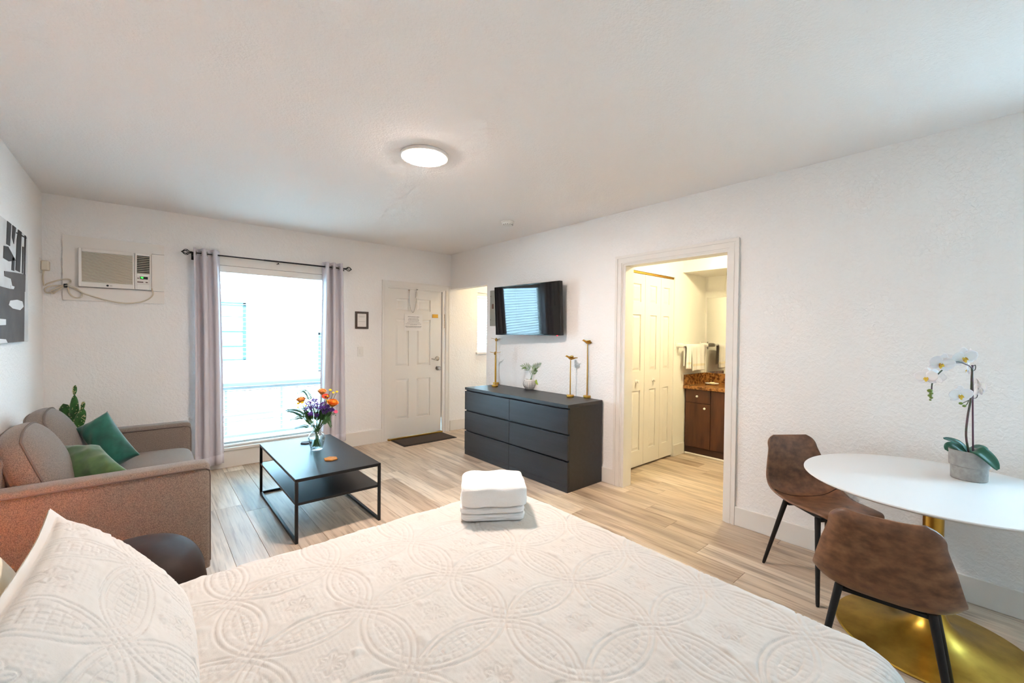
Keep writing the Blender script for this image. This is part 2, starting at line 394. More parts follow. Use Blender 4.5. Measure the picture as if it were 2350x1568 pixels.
# ---------------------------------------------------------------- main window
def framed_window(n, x0, x1, z0, z1, y, s, bars, label=None):
    """s=+1: outside lies towards +y. frame set into the reveal; glass panes are parts"""
    b = MB(); fw = .045; ya, yb = sorted((y+s*.09, y+s*.13))
    for q in ((x0, x0+fw, z0, z1), (x1-fw, x1, z0, z1), (x0, x1, z0, z0+fw), (x0, x1, z1-fw, z1)): b.box(q[0], q[1], ya, yb, q[2], q[3])
    w = struct(b.build('window_%d' % n, M_['white']))
    zs = [z0+fw]
    for (za, zb) in bars:
        boxes('window_bar', M_['winbar'], [(x0+fw, x1-fw, ya-.005, yb+.005, za, zb)], w); zs += [za, zb]
    zs.append(z1-fw)
    for i in range(0, len(zs), 2):
        boxes('pane', M_['glass'], [(x0+fw, x1-fw, (ya+yb)/2-.002, (ya+yb)/2+.002, zs[i], zs[i+1])], w)
    return w
M_['winbar'] = mat('flare_pale_window_bar', '#d5e3ea', .5)  # window flare put into the colour: paler than a backlit bar would look
w1 = framed_window(1, WIN[0], WIN[1], WIN[2], WIN[3], Y0, 1, [(.285, .31), (.508, .532), (.795, .868)])
boxes('window_sill', M_['trim'], [(WIN[0]-.02, WIN[1]+.02, Y0-.035, Y0+.09, WIN[2]-.022, WIN[2]+.006)], w1, bevel=.004)
w2 = framed_window(2, ALW[0], ALW[1], ALW[2], ALW[3], Y0, 1, [(1.57, 1.60)])
boxes('window_sill', M_['trim'], [(ALW[0]-.03, ALW[1]+.03, Y0-.04, Y0+.09, ALW[2]-.025, ALW[2]+.006)], w2, bevel=.004)
b = MB(); fx = (X1+.06, X1+.10)
for q in ((SW_[0], SW_[0]+.045, SW_[2], SW_[3]), (SW_[1]-.045, SW_[1], SW_[2], SW_[3]), (SW_[0], SW_[1], SW_[2], SW_[2]+.045), (SW_[0], SW_[1], SW_[3]-.045, SW_[3])): b.box(fx[0], fx[1], q[0], q[1], q[2], q[3])
w3 = struct(b.build('window_3', M_['white']))
boxes('window_bar', M_['winbar'], [(fx[0]-.004, fx[1]+.004, SW_[0]+.045, SW_[1]-.045, 1.58, 1.62)], w3)
for (za, zb) in ((SW_[2]+.045, 1.58), (1.62, SW_[3]-.045)): boxes('pane', M_['glass'], [(X1+.078, X1+.082, SW_[0]+.045, SW_[1]-.045, za, zb)], w3)
boxes('window_sill', M_['trim'], [(X1-.03, X1+.06, SW_[0]-.02, SW_[1]+.02, SW_[2]-.02, SW_[2]+.006)], w3, bevel=.004)
# ---------------------------------------------------------------- outside
M_['stucco'] = wall_mat('white_stucco', '#e9e9e8', 30, 90, .2)
M_['blueframe'] = mat('blue_grey_frame', '#2b4f5e', .6)
M_['shutter'] = mat('pale_louvre_glass', '#b9c9cf', .4)
M_['ground'] = mat('pale_concrete_ground', '#cdcac5', .9, var=('#bfbbb5', 3, 3))
struct(boxes('ground', M_['ground'], [(-25, 30, -20, 30, -.32, -.12)]))
NB = thing('neighbour_building', 'sunlit white stucco building seen through the large window', 'building', (1.4, 8.6, -.12))
boxes('wall', M_['stucco'], [(-4.5, 8.5, 8.30, 8.9, -.12, 4.4)], NB)
def nwin(x0, x1, z0, z1, rows):
    f = .045; b = MB()
    for q in ((x0, x0+f, z0, z1), (x1-f, x1, z0, z1), (x0, x1, z0, z0+f*.7), (x0, x1, z1-f*1.3, z1)): b.box(q[0], q[1], 8.24, 8.30, q[2], q[3])
    w = b.build('window_frame', M_['blueframe'], NB)
    for i in range(rows):
        za = lerp(z0, z1, i/rows); zb = lerp(z0, z1, (i+1)/rows)
        boxes('pane', M_['shutter'], [(x0+f, x1-f, 8.27, 8.295, za+.012, zb-.012)], w)
        if i: boxes('window_bar', M_['blueframe'], [(x0+f, x1-f, 8.245, 8.29, za-.012, za+.012)], w)
nwin(-.05, 1.25, .935, 1.90, 4); nwin(2.40, 3.6, .70, 1.42, 4)
fr = thing('mesh_fence', 'pale blue wire mesh fence in front of the white building', 'fence', (1.5, 7.3, -.12))
M_['meshblue'] = mat('pale_blue_wire', '#527b8d', .6)
for i in range(7): boxes('post', M_['meshblue'], [(-.6+i*.72, -.57+i*.72, 7.28, 7.31, -.12, .62)], fr)
for zz in (.60, .1): boxes('rail', M_['meshblue'], [(-.6, 3.75, 7.285, 7.305, zz, zz+.022)], fr)
b = MB()
for i in range(44): b.box(-.6+i*.1, -.594+i*.1, 7.292, 7.298, -.1, .6)
for i in range(7): b.box(-.6, 3.75, 7.292, 7.297, -.05+i*.1, -.045+i*.1)
o = b.build('wire_mesh', M_['meshblue'], fr); o['kind'] = 'stuff'
# ================================================================ ENTRY DOOR
def panel_door(parent_name, m, x0, x1, z0, z1, yf, th, cols, rows, struct_n=None, parent=None, inset=.012):
    """raised-panel door leaf in the xz plane, front face at y=yf looking to -y"""
    us = sorted({x0, x1, *[c for q in cols for c in q]}); vs = sorted({z0, z1, *[c for q in rows for c in q]})
    b = MB()
    for i in range(len(us)-1):
        for j in range(len(vs)-1):
            uc, vc = (us[i]+us[i+1])/2, (vs[j]+vs[j+1])/2
            hole = any(q[0] < uc < q[1] for q in cols) and any(q[0] < vc < q[1] for q in rows)
            b.box(us[i], us[i+1], yf+(inset if hole else 0), yf+th, vs[j], vs[j+1])
    o = b.build(parent_name, m, parent)
    for q in cols:
        for r in rows:
            g = .026
            p = MB()
            a = (q[0]+.010, q[1]-.010, r[0]+.010, r[1]-.010); c = (q[0]+g+.008, q[1]-g-.008, r[0]+g+.008, r[1]-g-.008)
            p.add([(a[0], yf+inset, a[2]), (a[1], yf+inset, a[2]), (a[1], yf+inset, a[3]), (a[0], yf+inset, a[3]),
                   (c[0], yf+.003, c[2]), (c[1], yf+.003, c[2]), (c[1], yf+.003, c[3]), (c[0], yf+.003, c[3])],
                  [(4,5,6,7), (0,1,5,4), (1,2,6,5), (2,3,7,6), (3,0,4,7)])
            p.build('door_panel', m, o)
    return o
dy = Y0+.012
d1 = panel_door('door_1', M_['door'], 2.394, 3.202, .026, 2.013, dy, .042, [(2.50, 2.695), (2.815, 3.025)], [(.262, .80), (.975, 1.61), (1.725, 1.885)])
struct(d1)
boxes('gap_dark_strip', M_['black'], [(3.196, 3.214, Y0+.056, Y0+.066, .2, 2.01)], d1)  # black strip added behind the door gap to keep it dark against daylight
# knobs
def knob(b, c, r, l):
    M = Matrix.Translation(c) @ Matrix.Rotation(PI/2, 4, 'X')
    b.lathe([(.001, 0), (r*1.15, 0), (r*1.15, .006), (r*.45, .010), (r*.4, l*.5), (r*.95, l*.62), (r, l*.8), (r*.7, l*.97), (.001, l)], 20, M=M)
b = MB(); knob(b, (3.146, dy, .926), .030, .055); part(b.build('door_knob', M_['chrome'], d1, smooth=True), 'round satin nickel door knob')
b = MB(); M = Matrix.Translation((3.138, dy, 1.063)) @ Matrix.Rotation(PI/2, 4, 'X')
b.lathe([(.001, 0), (.033, 0), (.033, .012), (.026, .022), (.012, .026), (.012, .04), (.001, .04)], 20, M=M)
b.tube(catmull([(3.138, dy-.035, 1.063), (3.10, dy-.04, 1.052), (3.06, dy-.035, 1.056), (3.03, dy-.03, 1.063)]), [.011]*6+[.009]*6+[.006]*7, 8)
part(b.build('door_lever', M_['chrome'], d1, smooth=True), 'satin nickel lever handle')
b = MB(); b.box(3.056, 3.146, dy-.006, dy, 1.640, 1.690); b.box(3.064, 3.138, dy-.010, dy-.006, 1.650, 1.658); b.box(3.064, 3.138, dy-.010, dy-.006, 1.670, 1.680)
part(b.build('chain_plate', M_['gold'], d1), 'brass chain lock plate')
def chain(name, pts, m, parent, r=.0045, step=.013):
    """links alternate their turn along the path"""
    P = catmull(pts, 14); b = MB(); acc = 0; last = P[0]; k = 0
    for p in P[1:]:
        acc += (p-last).length
        if acc >= step:
            t = (p-last).normalized(); acc = 0
            a = t.orthogonal().normalized(); 
            if k % 2: a = t.cross(a)
            ring = [p + t*math.cos(q)*step*.62 + a*math.sin(q)*r for q in [2*PI*i/8 for i in range(8)]]
            b.tube(ring, .0016, 5, closed=True); k += 1
        last = p
    return b.build(name, m, parent, smooth=True)
yc = dy-.012
chain('chain', [(2.690, yc, 2.000), (2.692, yc, 1.90), (2.705, yc, 1.78), (2.735, yc, 1.712), (2.752, yc, 1.705), (2.772, yc, 1.735), (2.790, yc, 1.82), (2.797, yc, 1.90)], M_['chrome'], d1)
b = MB(); b.tube([(2.797, yc, 1.905), (2.800, yc, 1.99)], .0085, 8); b.tube([(2.800, yc, 1.99), (2.803, yc, 2.02)], .003, 6); b.box(2.795, 2.82, yc-.006, dy, 2.012, 2.024)
b.ball((2.69, yc, 2.002), .012, 10, 6); b.build('chain_spring', M_['chrome'], d1, smooth=True)
chain('jamb_chain', [(3.236, Y0-.024, 1.706), (3.232, Y0-.024, 1.66), (3.236, Y0-.024, 1.58), (3.233, Y0-.024, 1.506)], M_['gold'], t1)
# notice taped on the door
sg = thing('door_notice', 'white printed notice sheet taped high on the entry door', 'sign', (2.764, dy, 1.56))
boxes('sheet', M_['paper'], [(2.628, 2.900, dy-.0022, dy-.0004, 1.452, 1.676)], sg)
b = MB(); sr = random.Random(3)
for (z, h, w) in ((1.640, .010, .17), (1.617, .007, .15), (1.598, .008, .16), (1.579, .006, .15), (1.562, .005, .19), (1.543, .006, .23), (1.534, .004, .10), (1.514, .006, .24), (1.505, .005, .24), (1.496, .005, .22)):
    x = 2.764-w/2
    while x < 2.764+w/2:
        l = sr.uniform(.008, .026); b.box(x, min(x+l, 2.764+w/2), dy-.0027, dy-.0021, z, z+h*.8); x += l+.005
b.build('print_lines', mat('faded_ink', '#8f8986', .9), sg)
# door mat
mt = thing('door_mat', 'dark brown ribbed door mat in front of the entry door', 'doormat', (2.81, 5.05, 0))
boxes('border', mat('mat_rubber', '#2a2422', .8), [(2.42, 3.20, 4.85, 5.235, 0.0005, .006)], mt, bevel=.003)
boxes('pile', mat('mat_pile', '#54473f', .98, var=('#2b2421', 160, 3), bump=(220, .9, .004)), [(2.445, 3.175, 4.875, 5.21, .006, .0105)], mt, bevel=.003)

# ================================================================ WINDOW DRESSING
M_['slat'] = mat('white_blind_slat', '#eeece8', .5)
def blind(label, x0, x1, z0, z1, y, head, tilt=0.02, gap=.046, valance=None):
    root = thing('venetian_blind', label, 'blind', ((x0+x1)/2, y, z0))
    boxes('head_rail', M_['white'], [(x0, x1, y-.028, y+.028, z1-.045, z1)], root, bevel=.003)
    if valance: boxes('valance', M_['white'], [valance], root, bevel=.004)
    b = MB(); w = .025; L = (x1-x0)/2-.004; n = 5
    prof = [(-w+2*w*i/n, .0035*(1-(2*i/n-1)**2)) for i in range(n+1)]
    vs = [(sx, p[0], p[1]) for sx in (-L, L) for p in prof]+[(sx, p[0], p[1]+.0014) for sx in (-L, L) for p in prof]
    k = n+1; fs = []
    for i in range(n):
        fs += [(i, i+1, k+i+1, k+i), (2*k+i, 3*k+i, 3*k+i+1, 2*k+i+1)]
    fs += [(0, k, 3*k, 2*k), (n, 2*k+n, 3*k+n, k+n)]
    me = None; z = z1-.07
    while z > z0+.03:
        if me is None:
            o = MB().add(vs, fs).build('slat', M_['slat']); me = o.data
        else:
            o = bpy.data.objects.new('slat', me); col.objects.link(o)
        o.parent = root; o.location = Vector(((x0+x1)/2, y, z))-Vector(root.location); o.rotation_euler = (tilt, 0, 0); ORG[o] = ORG[root]
        z -= gap
    boxes('bottom_rail', M_['white'], [(x0, x1, y-.025, y+.025, z0, z0+.018)], root, bevel=.003)
    for t in ((.12, .5, .88) if x1-x0 > 1 else (.2, .8)):
        xx = lerp(x0, x1, t)
        b = MB()
        for yy in (y-.027, y+.027): b.tube([(xx, yy, z0+.01), (xx, yy, z1-.04)], .0011, 5)
        b.build('ladder_cord', M_['slat'], root)
    return root
blind('white slatted venetian blind open across the large window', WIN[0]+.006, WIN[1]-.006, WIN[2]+.01, WIN[3]-.003, Y0+.045, True,
      valance=(WIN[0]+.008, WIN[1]-.008, Y0-.012, Y0+.012, 2.03, 2.098))
# head board above the reveal that carries the valance
struct(boxes('trim_6', M_['trim'], [(WIN[0]-.03, WIN[1]+.03, Y0-.012, Y0, 2.10, 2.20)], bevel=.003))
blind('narrow white venetian blind on the alcove window past the door', ALW[0]+.006, ALW[1]-.006, ALW[2]+.01, ALW[3]-.003, Y0+.045, True, tilt=.75, gap=.042)
# curtain rod
YR, ZR = Y0-.085, 2.185
rod = thing('curtain_rod', 'thin black metal curtain rod with caged finials above the window', 'curtain rod', (1.07, Y0, ZR))
MB().tube([(.335, YR, ZR), (1.0, YR, ZR)], .0065, 10).build('rod', M_['blackmetal'], rod, smooth=True)
MB().tube([(.95, YR, ZR), (1.80, YR, ZR)], .0085, 10).build('rod_sleeve', M_['blackmetal'], rod, smooth=True)
for sx, xx in ((-1, .335), (1, 1.80)):
    b = MB()
    b.tube([(xx, YR, ZR), (xx+sx*.016, YR, ZR)], .011, 10)
    for i in range(6):
        a = 2*PI*i/6
        pts = []
        for k in range(9):
            t = k/8; rr = .026*math.sin(PI*t)**.75 if 0 < t < 1 else 0.002
            aa = a+1.1*t; pts.append((xx+sx*(.016+.062*t), YR+rr*math.cos(aa), ZR+rr*math.sin(aa)))
        b.tube(pts, .0032, 5)
    b.ball((xx+sx*.08, YR, ZR), .006, 8, 6)
    b.build('finial', M_['blackmetal'], rod, smooth=True)
for xx in (.345, 1.09, 1.79):
    b = MB(); b.tube([(xx, Y0, ZR-.02), (xx, YR, ZR-.016)], .005, 6); b.box(xx-.012, xx+.012, Y0-.006, Y0, ZR-.06, ZR+.02); b.tube([(xx, YR, ZR-.013), (xx+.001, YR, ZR-.03)], .004, 6)
    b.build('bracket', M_['blackmetal'], rod)
def curtain(label, xs_top, xs_bot, ztop, zbot, folds, amp, seed, edge_amp, phase=0):
    """pleated panel; xs_* = (left, right) at top and bottom"""
    root = thing('grommet_curtain', label, 'curtain', ((xs_top[0]+xs_top[1])/2, YR, zbot), 'grey grommet curtains at the large window')
    nu, nv = 110, 46; r = random.Random(seed); ph = [r.uniform(-.3, .3) for _ in range(8)]
    def fn(u, v):
        t = v; x = lerp(lerp(xs_top[0], xs_top[1], u), lerp(xs_bot[0], xs_bot[1], u), t**.9)
        w = math.cos(PI*2*folds*u+phase+.25*math.sin(3*t+ph[0]))
        a = amp*(1-.25*t)*(1+.2*math.sin(2.5*u*PI+ph[1]))
        y = YR + a*w + .010*math.sin(5*t+6*u+ph[2])*t
        x += .25*a*math.sin(2*PI*2*folds*u+2*phase)*(.4+.6*t) + .006*math.sin(4*t+ph[3])
        return (x, y, lerp(ztop, zbot+.012*math.sin(9*u), t))
    o = MB().grid(fn, nu, nv).build('cloth', M_['curtain'], root, smooth=True, solid=.003, angle=180)
    # grommets where the cloth crosses the rod line
    k = 0
    for i in range(int(folds*2)):
        u = (i+.5-phase/PI)/(2*folds)
        if not (0.02 < u < .98): continue
        p = fn(u, (ztop-ZR)/(ztop-zbot))
        d = Vector(fn(min(u+.02, 1), .03))-Vector(fn(max(u-.02, 0), .03)); d.z = 0; d.normalize()
        ring = [Vector(p)+d*math.cos(q)*.022+Vector((0,0,1))*math.sin(q)*.022 for q in [2*PI*j/16 for j in range(16)]]
        MB().tube(ring, .0042, 6, closed=True).build('grommet', M_['chrome'], root, smooth=True)
    # stitched hem band
    MB().grid(lambda u, v: tuple(Vector(fn(u, 1-.045*v))+Vector((0, -.004, 0))), nu, 2).build('hem', M_['curtain'], root, smooth=True, solid=.002, angle=180)
    return root
curtain('grey curtain panel bunched at the left of the large window, beside the sofa', (.343, .560), (.352, .598), 2.232, .062, 2.5, .040, 4, .02, phase=PI)
curtain('grey curtain panel bunched at the right of the large window, behind the flowers', (1.555, 1.790), (1.520, 1.835), 2.240, .10, 3.0, .040, 9, .02)

# ================================================================ AIR CONDITIONER
ac = thing('air_conditioner', 'white through-wall air conditioner with green digits in a white board', 'air conditioner', (-.2, Y0, 1.66))
M_['acwhite'] = mat('aged_white_plastic', '#f1ebe4', .45)
M_['acslat'] = mat('cream_grille', '#ded3bf', .5)
M_['acgap'] = mat('grille_shadow', '#5d5243', .8)
YA = Y0
b = MB()
for q in ((-.545, -.452, 1.676, 2.232), (-.452, .033, 2.132, 2.232), (-.452, .033, 1.676, 1.792), (.033, .125, 1.676, 1.788), (.033, .125, 1.792, 2.138), (.033, .125, 2.142, 2.232)):
    b.box(q[0], q[1], YA-.020, YA, q[2], q[3])
b.build('mounting_board', M_['acwhite'], ac)
yf = YA-.062
boxes('cabinet', M_['acwhite'], [(-.448, .030, yf+.012, YA, 1.797, 2.128)], ac, bevel=.004)
# front: intake grille frame left, outlet and controls right
b = MB()
for q in ((-.448, -.428, 1.797, 2.128), (-.100, -.088, 1.797, 2.128), (-.428, -.100, 2.098, 2.128), (-.428, -.100, 1.797, 1.838)): b.box(q[0], q[1], yf, yf+.014, q[2], q[3])
b.build('grille_frame', M_['acwhite'], ac, bevel=.003)
boxes('grille_back', M_['acgap'], [(-.43, -.098, yf+.0095, yf+.0118, 1.836, 2.10)], ac)
sl = MB(); sl.prism([(0, 0), (.008, .0015), (.0085, .006), (0, .0072)], -.165, .165, 'x'); o = None
for i in range(25):
    if o is None: o = sl.build('grille_slat', M_['acslat'], ac, org=(0,0,0))
    else:
        o2 = bpy.data.objects.new('grille_slat', o.data); col.objects.link(o2); o2.parent = ac; o = o2
    o.location = Vector((-.264, yf+.001, 1.8395+i*.01035))-Vector(ac.location); ORG[o] = ORG[ac]
b = MB()
for q in ((-.084, -.070, 1.797, 2.128), (.018, .030, 1.797, 2.128), (-.070, .018, 2.108, 2.128), (-.070, .018, 1.797, 1.945)): b.box(q[0], q[1], yf, yf+.014, q[2], q[3])
b.build('control_frame', M_['acwhite'], ac, bevel=.003)
boxes('vent_well', M_['black'], [(-.072, .02, yf+.010, yf+.0125, 1.943, 2.11)], ac)
for i in range(10):
    boxes('vent_louvre', M_['acslat'], [(-.069, .017, yf+.001, yf+.0095, 1.9475+i*.0163, 1.9525+i*.0163)], ac)
boxes('control_panel', M_['acwhite'], [(-.076, .012, yf-.002, yf+.002, 1.845, 1.925)], ac, bevel=.0015)
boxes('display', M_['black'], [(-.050, .006, yf-.0035, yf-.001, 1.893, 1.917)], ac)
M_['led'] = mat('green_led', '#20ff30', .5, emit=('#30ff40', 3.0))
FR = Matrix(((1,0,0,0),(0,0,-1,0),(0,1,0,0),(0,0,0,1)))   # text plane facing -y
part(text_mesh('display_digits', '78', .019, M_['led'], ac, Matrix.Translation((-.036, yf-.0042, 1.905)) @ FR), 'lit green digits reading 78')
M_['brown'] = mat('brown_button', '#6d4f43', .6)
for (x0, x1, z0, z1) in ((-.068, -.055, 1.896, 1.904), (-.068, -.026, 1.861, 1.870), (-.010, .005, 1.861, 1.870)): boxes('button', M_['brown'], [(x0, x1, yf-.0038, yf-.001, z0, z1)], ac)
lg = MB().lathe([(.001, 0), (.0085, 0), (.0085, .0012), (.001, .0012)], 20, M=Matrix.Translation((-.266, yf-.0003, 1.815)) @ Matrix.Rotation(PI/2, 4, 'X')).build('logo_disc', M_['black'], ac)
part(text_mesh('logo_letters', 'LG', .014, M_['ink'], ac, Matrix.Translation((-.244, yf-.001, 1.815)) @ FR), 'small grey maker letters')
M_['cable'] = mat('cream_cable', '#d8cbb6', .5)
cb = thing('power_cord', 'cream power cord looped and tied, from air conditioner to wall outlet', 'cord', (-.3, Y0, 1.66))
yy = Y0-.032
def cpt(u, v, dy_=0): 
    p = px(u, v, y=yy+dy_); return p
path = [(348, 662), (351, 676), (340, 687), (318, 694), (285, 696), (248, 690), (205, 678), (186, 670), (172, 660), (150, 656), (120, 656), (103, 663), (108, 672), (130, 668), (152, 655), (170, 662), (187, 672), (186, 682), (172, 683), (160, 674), (152, 657), (130, 668), (122, 674), (118, 668), (150, 653), (162, 648), (158, 641), (140, 642), (112, 650), (102, 655), (96, 652), (91, 640), (91, 622)]
pts = []
for i, (u, v) in enumerate(path):
    p = cpt(u, v, -.010*math.sin(i*1.9)-.004*(i % 3)); p.x = max(p.x, X0+.012); pts.append(p)
pts[-1] = Vector((X0+.02, Y0-.10, 1.905)); pts[-2] = Vector((X0+.014, Y0-.09, 1.855)); pts[-3] = Vector((X0+.014, Y0-.06, 1.80))
MB().tube(catmull(pts, 6), .0055, 8).build('cable', M_['cable'], cb, smooth=True)
c = px(151, 656, y=yy); boxes('tie', M_['black'], [(c.x-.012, c.x+.012, yy-.022, yy+.018, c.z-.016, c.z+.016)], cb, bevel=.004)
boxes('plug', M_['cable'], [(X0+.008, X0+.055, Y0-.135, Y0-.075, 1.905, 1.985)], cb, bevel=.008)
ol = thing('wall_outlet', 'white wall outlet plate in the corner holding the cord plug', 'outlet', (X0, Y0-.10, 1.95))
boxes('plate', M_['white'], [(X0, X0+.007, Y0-.145, Y0-.065, 1.885, 2.005)], ol, bevel=.002)
# picture frame and switch between window and door
pf = thing('picture_frame', 'small dark frame holding a printed white card', 'picture frame', (2.04, Y0, 1.576))
b = MB(); x0, x1, z0, z1, w = 1.957, 2.124, 1.468, 1.684, .026
for q in ((x0, x0+w, z0, z1), (x1-w, x1, z0, z1), (x0+w, x1-w, z0, z0+w), (x0+w, x1-w, z1-w, z1)): b.box(q[0], q[1], Y0-.018, Y0, q[2], q[3])
b.build('frame', mat('dark_wood_frame', '#4a3c35', .5), pf, bevel=.002)
boxes('card', M_['paper'], [(x0+w, x1-w, Y0-.008, Y0-.003, z0+w, z1-w)], pf)
b = MB()
for (z, w_) in ((1.640, .07), (1.622, .08), (1.614, .06), (1.556, .08)):
    x = 2.04-w_/2
    while x < 2.04+w_/2: b.box(x, x+.008, Y0-.0092, Y0-.0078, z, z+.003); x += .011
b.build('print_lines', mat('pale_ink', '#a9a5a0', .9), pf)
sw = thing('light_switch', 'white rocker light switch below the small dark frame', 'light switch', (2.027, Y0, 1.183))
boxes('plate', M_['white'], [(1.990, 2.064, Y0-.007, Y0, 1.124, 1.244)], sw, bevel=.003)
boxes('rocker', M_['white'], [(2.012, 2.042, Y0-.013, Y0-.006, 1.15, 1.218)], sw, bevel=.003)
# abstract canvas on the left wall
art = thing('canvas_art', 'abstract black grey and white canvas on the left wall', 'painting', (X0, 4.1, 1.3))
M_['canvas'] = mat('pale_canvas', '#d9d6d4', .8, var=('#c9c4c0', 5, 3), bump=(300, .2, .001))
XC = X0+.034; ya, yb_, za, zb = 3.48, 4.455, 1.335, 2.065
boxes('canvas', M_['canvas'], [(X0+.002, XC, ya, yb_, za, zb)], art, bevel=.003)
M_['charcoal'] = mat('charcoal_paint', '#5b4f49', .7, var=('#4a403b', 6, 3)); M_['nearblack'] = mat('black_paint', '#2a2322', .7); M_['whitepaint'] = mat('white_paint', '#dddad8', .7)
def stroke(pix, m, t=.0015, name='paint_stroke'):
    pts = [px(u, v, x=XC) for (u, v) in pix]
    pts = [(min(max(p.y, ya+.002), yb_-.002), min(max(p.z, za+.002), zb-.002)) for p in pts]
    MB().prism(pts, XC, XC+t, 'x').build(name, m, art)
stroke([(-60, 655), (0, 657), (22, 663), (56, 668), (55, 800), (0, 803), (-60, 806)], M_['charcoal'])
stroke([(9, 622), (30, 625), (58, 630), (57, 670), (30, 664), (25, 640), (10, 634)], M_['charcoal'], .0018)
for q in ([(16, 500), (25, 508), (22, 565), (14, 560)], [(28, 512), (36, 518), (31, 560), (27, 545)], [(41, 521), (49, 527), (45, 625), (35, 620), (38, 550)], [(8, 564), (18, 566), (35, 598), (20, 600), (7, 592)], [(37, 533), (60, 545), (60, 548), (37, 536)], [(56, 540), (59, 542), (57, 632), (54, 630)], [(27, 590), (33, 592), (32, 622), (26, 620)], [(51, 566), (54, 567), (52, 628), (50, 627)]):
    stroke(q, M_['nearblack'], .0022)
for q in ([(22, 690), (38, 688), (50, 692), (53, 704), (45, 712), (28, 708), (19, 700)], [(-10, 731), (12, 733), (12, 746), (-10, 747)], [(-10, 777), (12, 779), (16, 790), (0, 793), (-10, 793)], [(24, 655), (32, 658), (30, 664), (24, 662)]):
    stroke(q, M_['whitepaint'], .003)
# ================================================================ SOFT SHAPES
def cushion(mb, c, h, n=14, e=5.0, bulge=(.1,.1,.1), M=None, wob=0, seed=0):
    """puffed rounded block: centre c, half sizes h"""
    vs = []; fs = []; key = {}
    def vert(p):
        k = tuple(round(q, 5) for q in p)
        if k in key: return key[k]
        nrm = (abs(p[0])**e+abs(p[1])**e+abs(p[2])**e)**(1/e); q = [t/nrm for t in p]
        f = [1+bulge[i]*(1-q[(i+1) % 3]**2)*(1-q[(i+2) % 3]**2) for i in range(3)]
        r = [c[i]+h[i]*q[i]*f[i] for i in range(3)]
        if wob:
            r = [r[i]+wob*math.sin(7*q[(i+1) % 3]+seed+i*2.1)*math.cos(5*q[(i+2) % 3]+seed) for i in range(3)]
        key[k] = len(vs); vs.append(r); return key[k]
    for ax in range(3):
        for sg in (-1, 1):
            for i in range(n):
                for j in range(n):
                    def P(a, b):
                        t = [0, 0, 0]; t[ax] = sg; t[(ax+1) % 3] = -1+2*a/n; t[(ax+2) % 3] = -1+2*b/n; return vert(tuple(t))
                    q = (P(i, j), P(i+1, j), P(i+1, j+1), P(i, j+1))
                    fs.append(q if sg > 0 else q[::-1])
    return mb.add(vs, fs, M)
def cush_pt(p, h, e, bulge):
    nrm = (abs(p[0])**e+abs(p[1])**e+abs(p[2])**e)**(1/e); q = [t/nrm for t in p]
    f = [1+bulge[i]*(1-q[(i+1) % 3]**2)*(1-q[(i+2) % 3]**2) for i in range(3)]
    return Vector([h[i]*q[i]*f[i] for i in range(3)])
def throw_pillow(mb, M, a, T, seed=0, n=34, wr=.006):
    r = random.Random(seed); ks = [(r.uniform(3, 9), r.uniform(3, 9), r.uniform(0, 6)) for _ in range(5)]
    for s in (1, -1):
        def fn(u, v):
            x, y = 2*u-1, 2*v-1
            pin = 1-.10*(1-x*x)*(abs(y)**3)-.0; pin2 = 1-.10*(1-y*y)*(abs(x)**3)
            z = T*(max(0, (1-x*x)*(1-y*y)))**.42
            w = sum(math.sin(k[0]*x+k[1]*y+k[2]) for k in ks)/5
            crease = wr*w*(1-(x*x+y*y)*.3)*(1 if z > .004 else 0)
            return (x*a*pin2, y*a*pin, s*(z+crease*min(1, z/T*2)))
        mb.grid(fn, n, n, M)
    return mb
# ================================================================ SOFA
sf = thing('sofa', 'brown grey tweed two-seat sofa with piped cushions against the left wall', 'sofa', (-.2, 3.72, 0))
SX0, SX1, SY0, SY1 = -.640, .272, 2.945, 4.500
AZ = .668; AW = .145
boxes('base', M_['sofa'], [(SX0, SX1-.03, SY0+.04, SY1-.04, .085, .30)], sf, bevel=.02, seg=3)
def arm(y0, y1, outer):
    b = MB(); n = 8
    prof = [(y0+.006, .06), (y0, .10), (y0, AZ-.022), (y0+.012, AZ-.004), (y0+.03, AZ), (y1-.03, AZ), (y1-.012, AZ-.004), (y1, AZ-.022), (y1, .10), (y1-.006, .06)]
    xs = [(SX0, 0, 0), (SX1-.055, 0, 0), (SX1-.022, .004, .002), (SX1-.006, .012, .010), (SX1, .024, .026)]
    vs = []; k = len(prof); yc_ = (y0+y1)/2
    for (x, ins, dz) in xs:
        for (y, z) in prof: vs.append((x, y+(ins if y < yc_ else -ins), z-(dz if z > .5 else 0)))
    fs = []
    for i in range(len(xs)-1):
        for j in range(k): fs.append((i*k+j, i*k+(j+1) % k, (i+1)*k+(j+1) % k, (i+1)*k+j))
    fs.append(tuple(range(k))); fs.append(tuple((len(xs)-1)*k+j for j in range(k-1, -1, -1)))
    b.add(vs, fs); o = b.build('arm', M_['sofa'], sf, smooth=True, angle=50)
    for (yy_, s) in ((y0, 1), (y1, -1)):
        p = [(SX0+.02, yy_-s*.001, AZ-.026), (SX1-.06, yy_-s*.001, AZ-.026), (SX1-.022, yy_+s*.005, AZ-.030), (SX1-.006, yy_+s*.014, AZ-.045), (SX1-.002, yy_+s*.020, AZ-.08), (SX1-.002, yy_+s*.020, .10)]
        MB().tube(p, .0048, 8).build('piping', M_['piping'], o, smooth=True)
    return o
arm(SY0, SY0+AW, -1); arm(SY1-AW, SY1, 1)
b = MB(); b.box(SX0, SX0+.12, SY0+AW, SY1-AW, .25, .80); b.build('back_frame', M_['sofa'], sf, bevel=.035, seg=4, smooth=True, angle=80)
ym = (SY0+SY1)/2; cw = (SY1-SY0-2*AW)/2
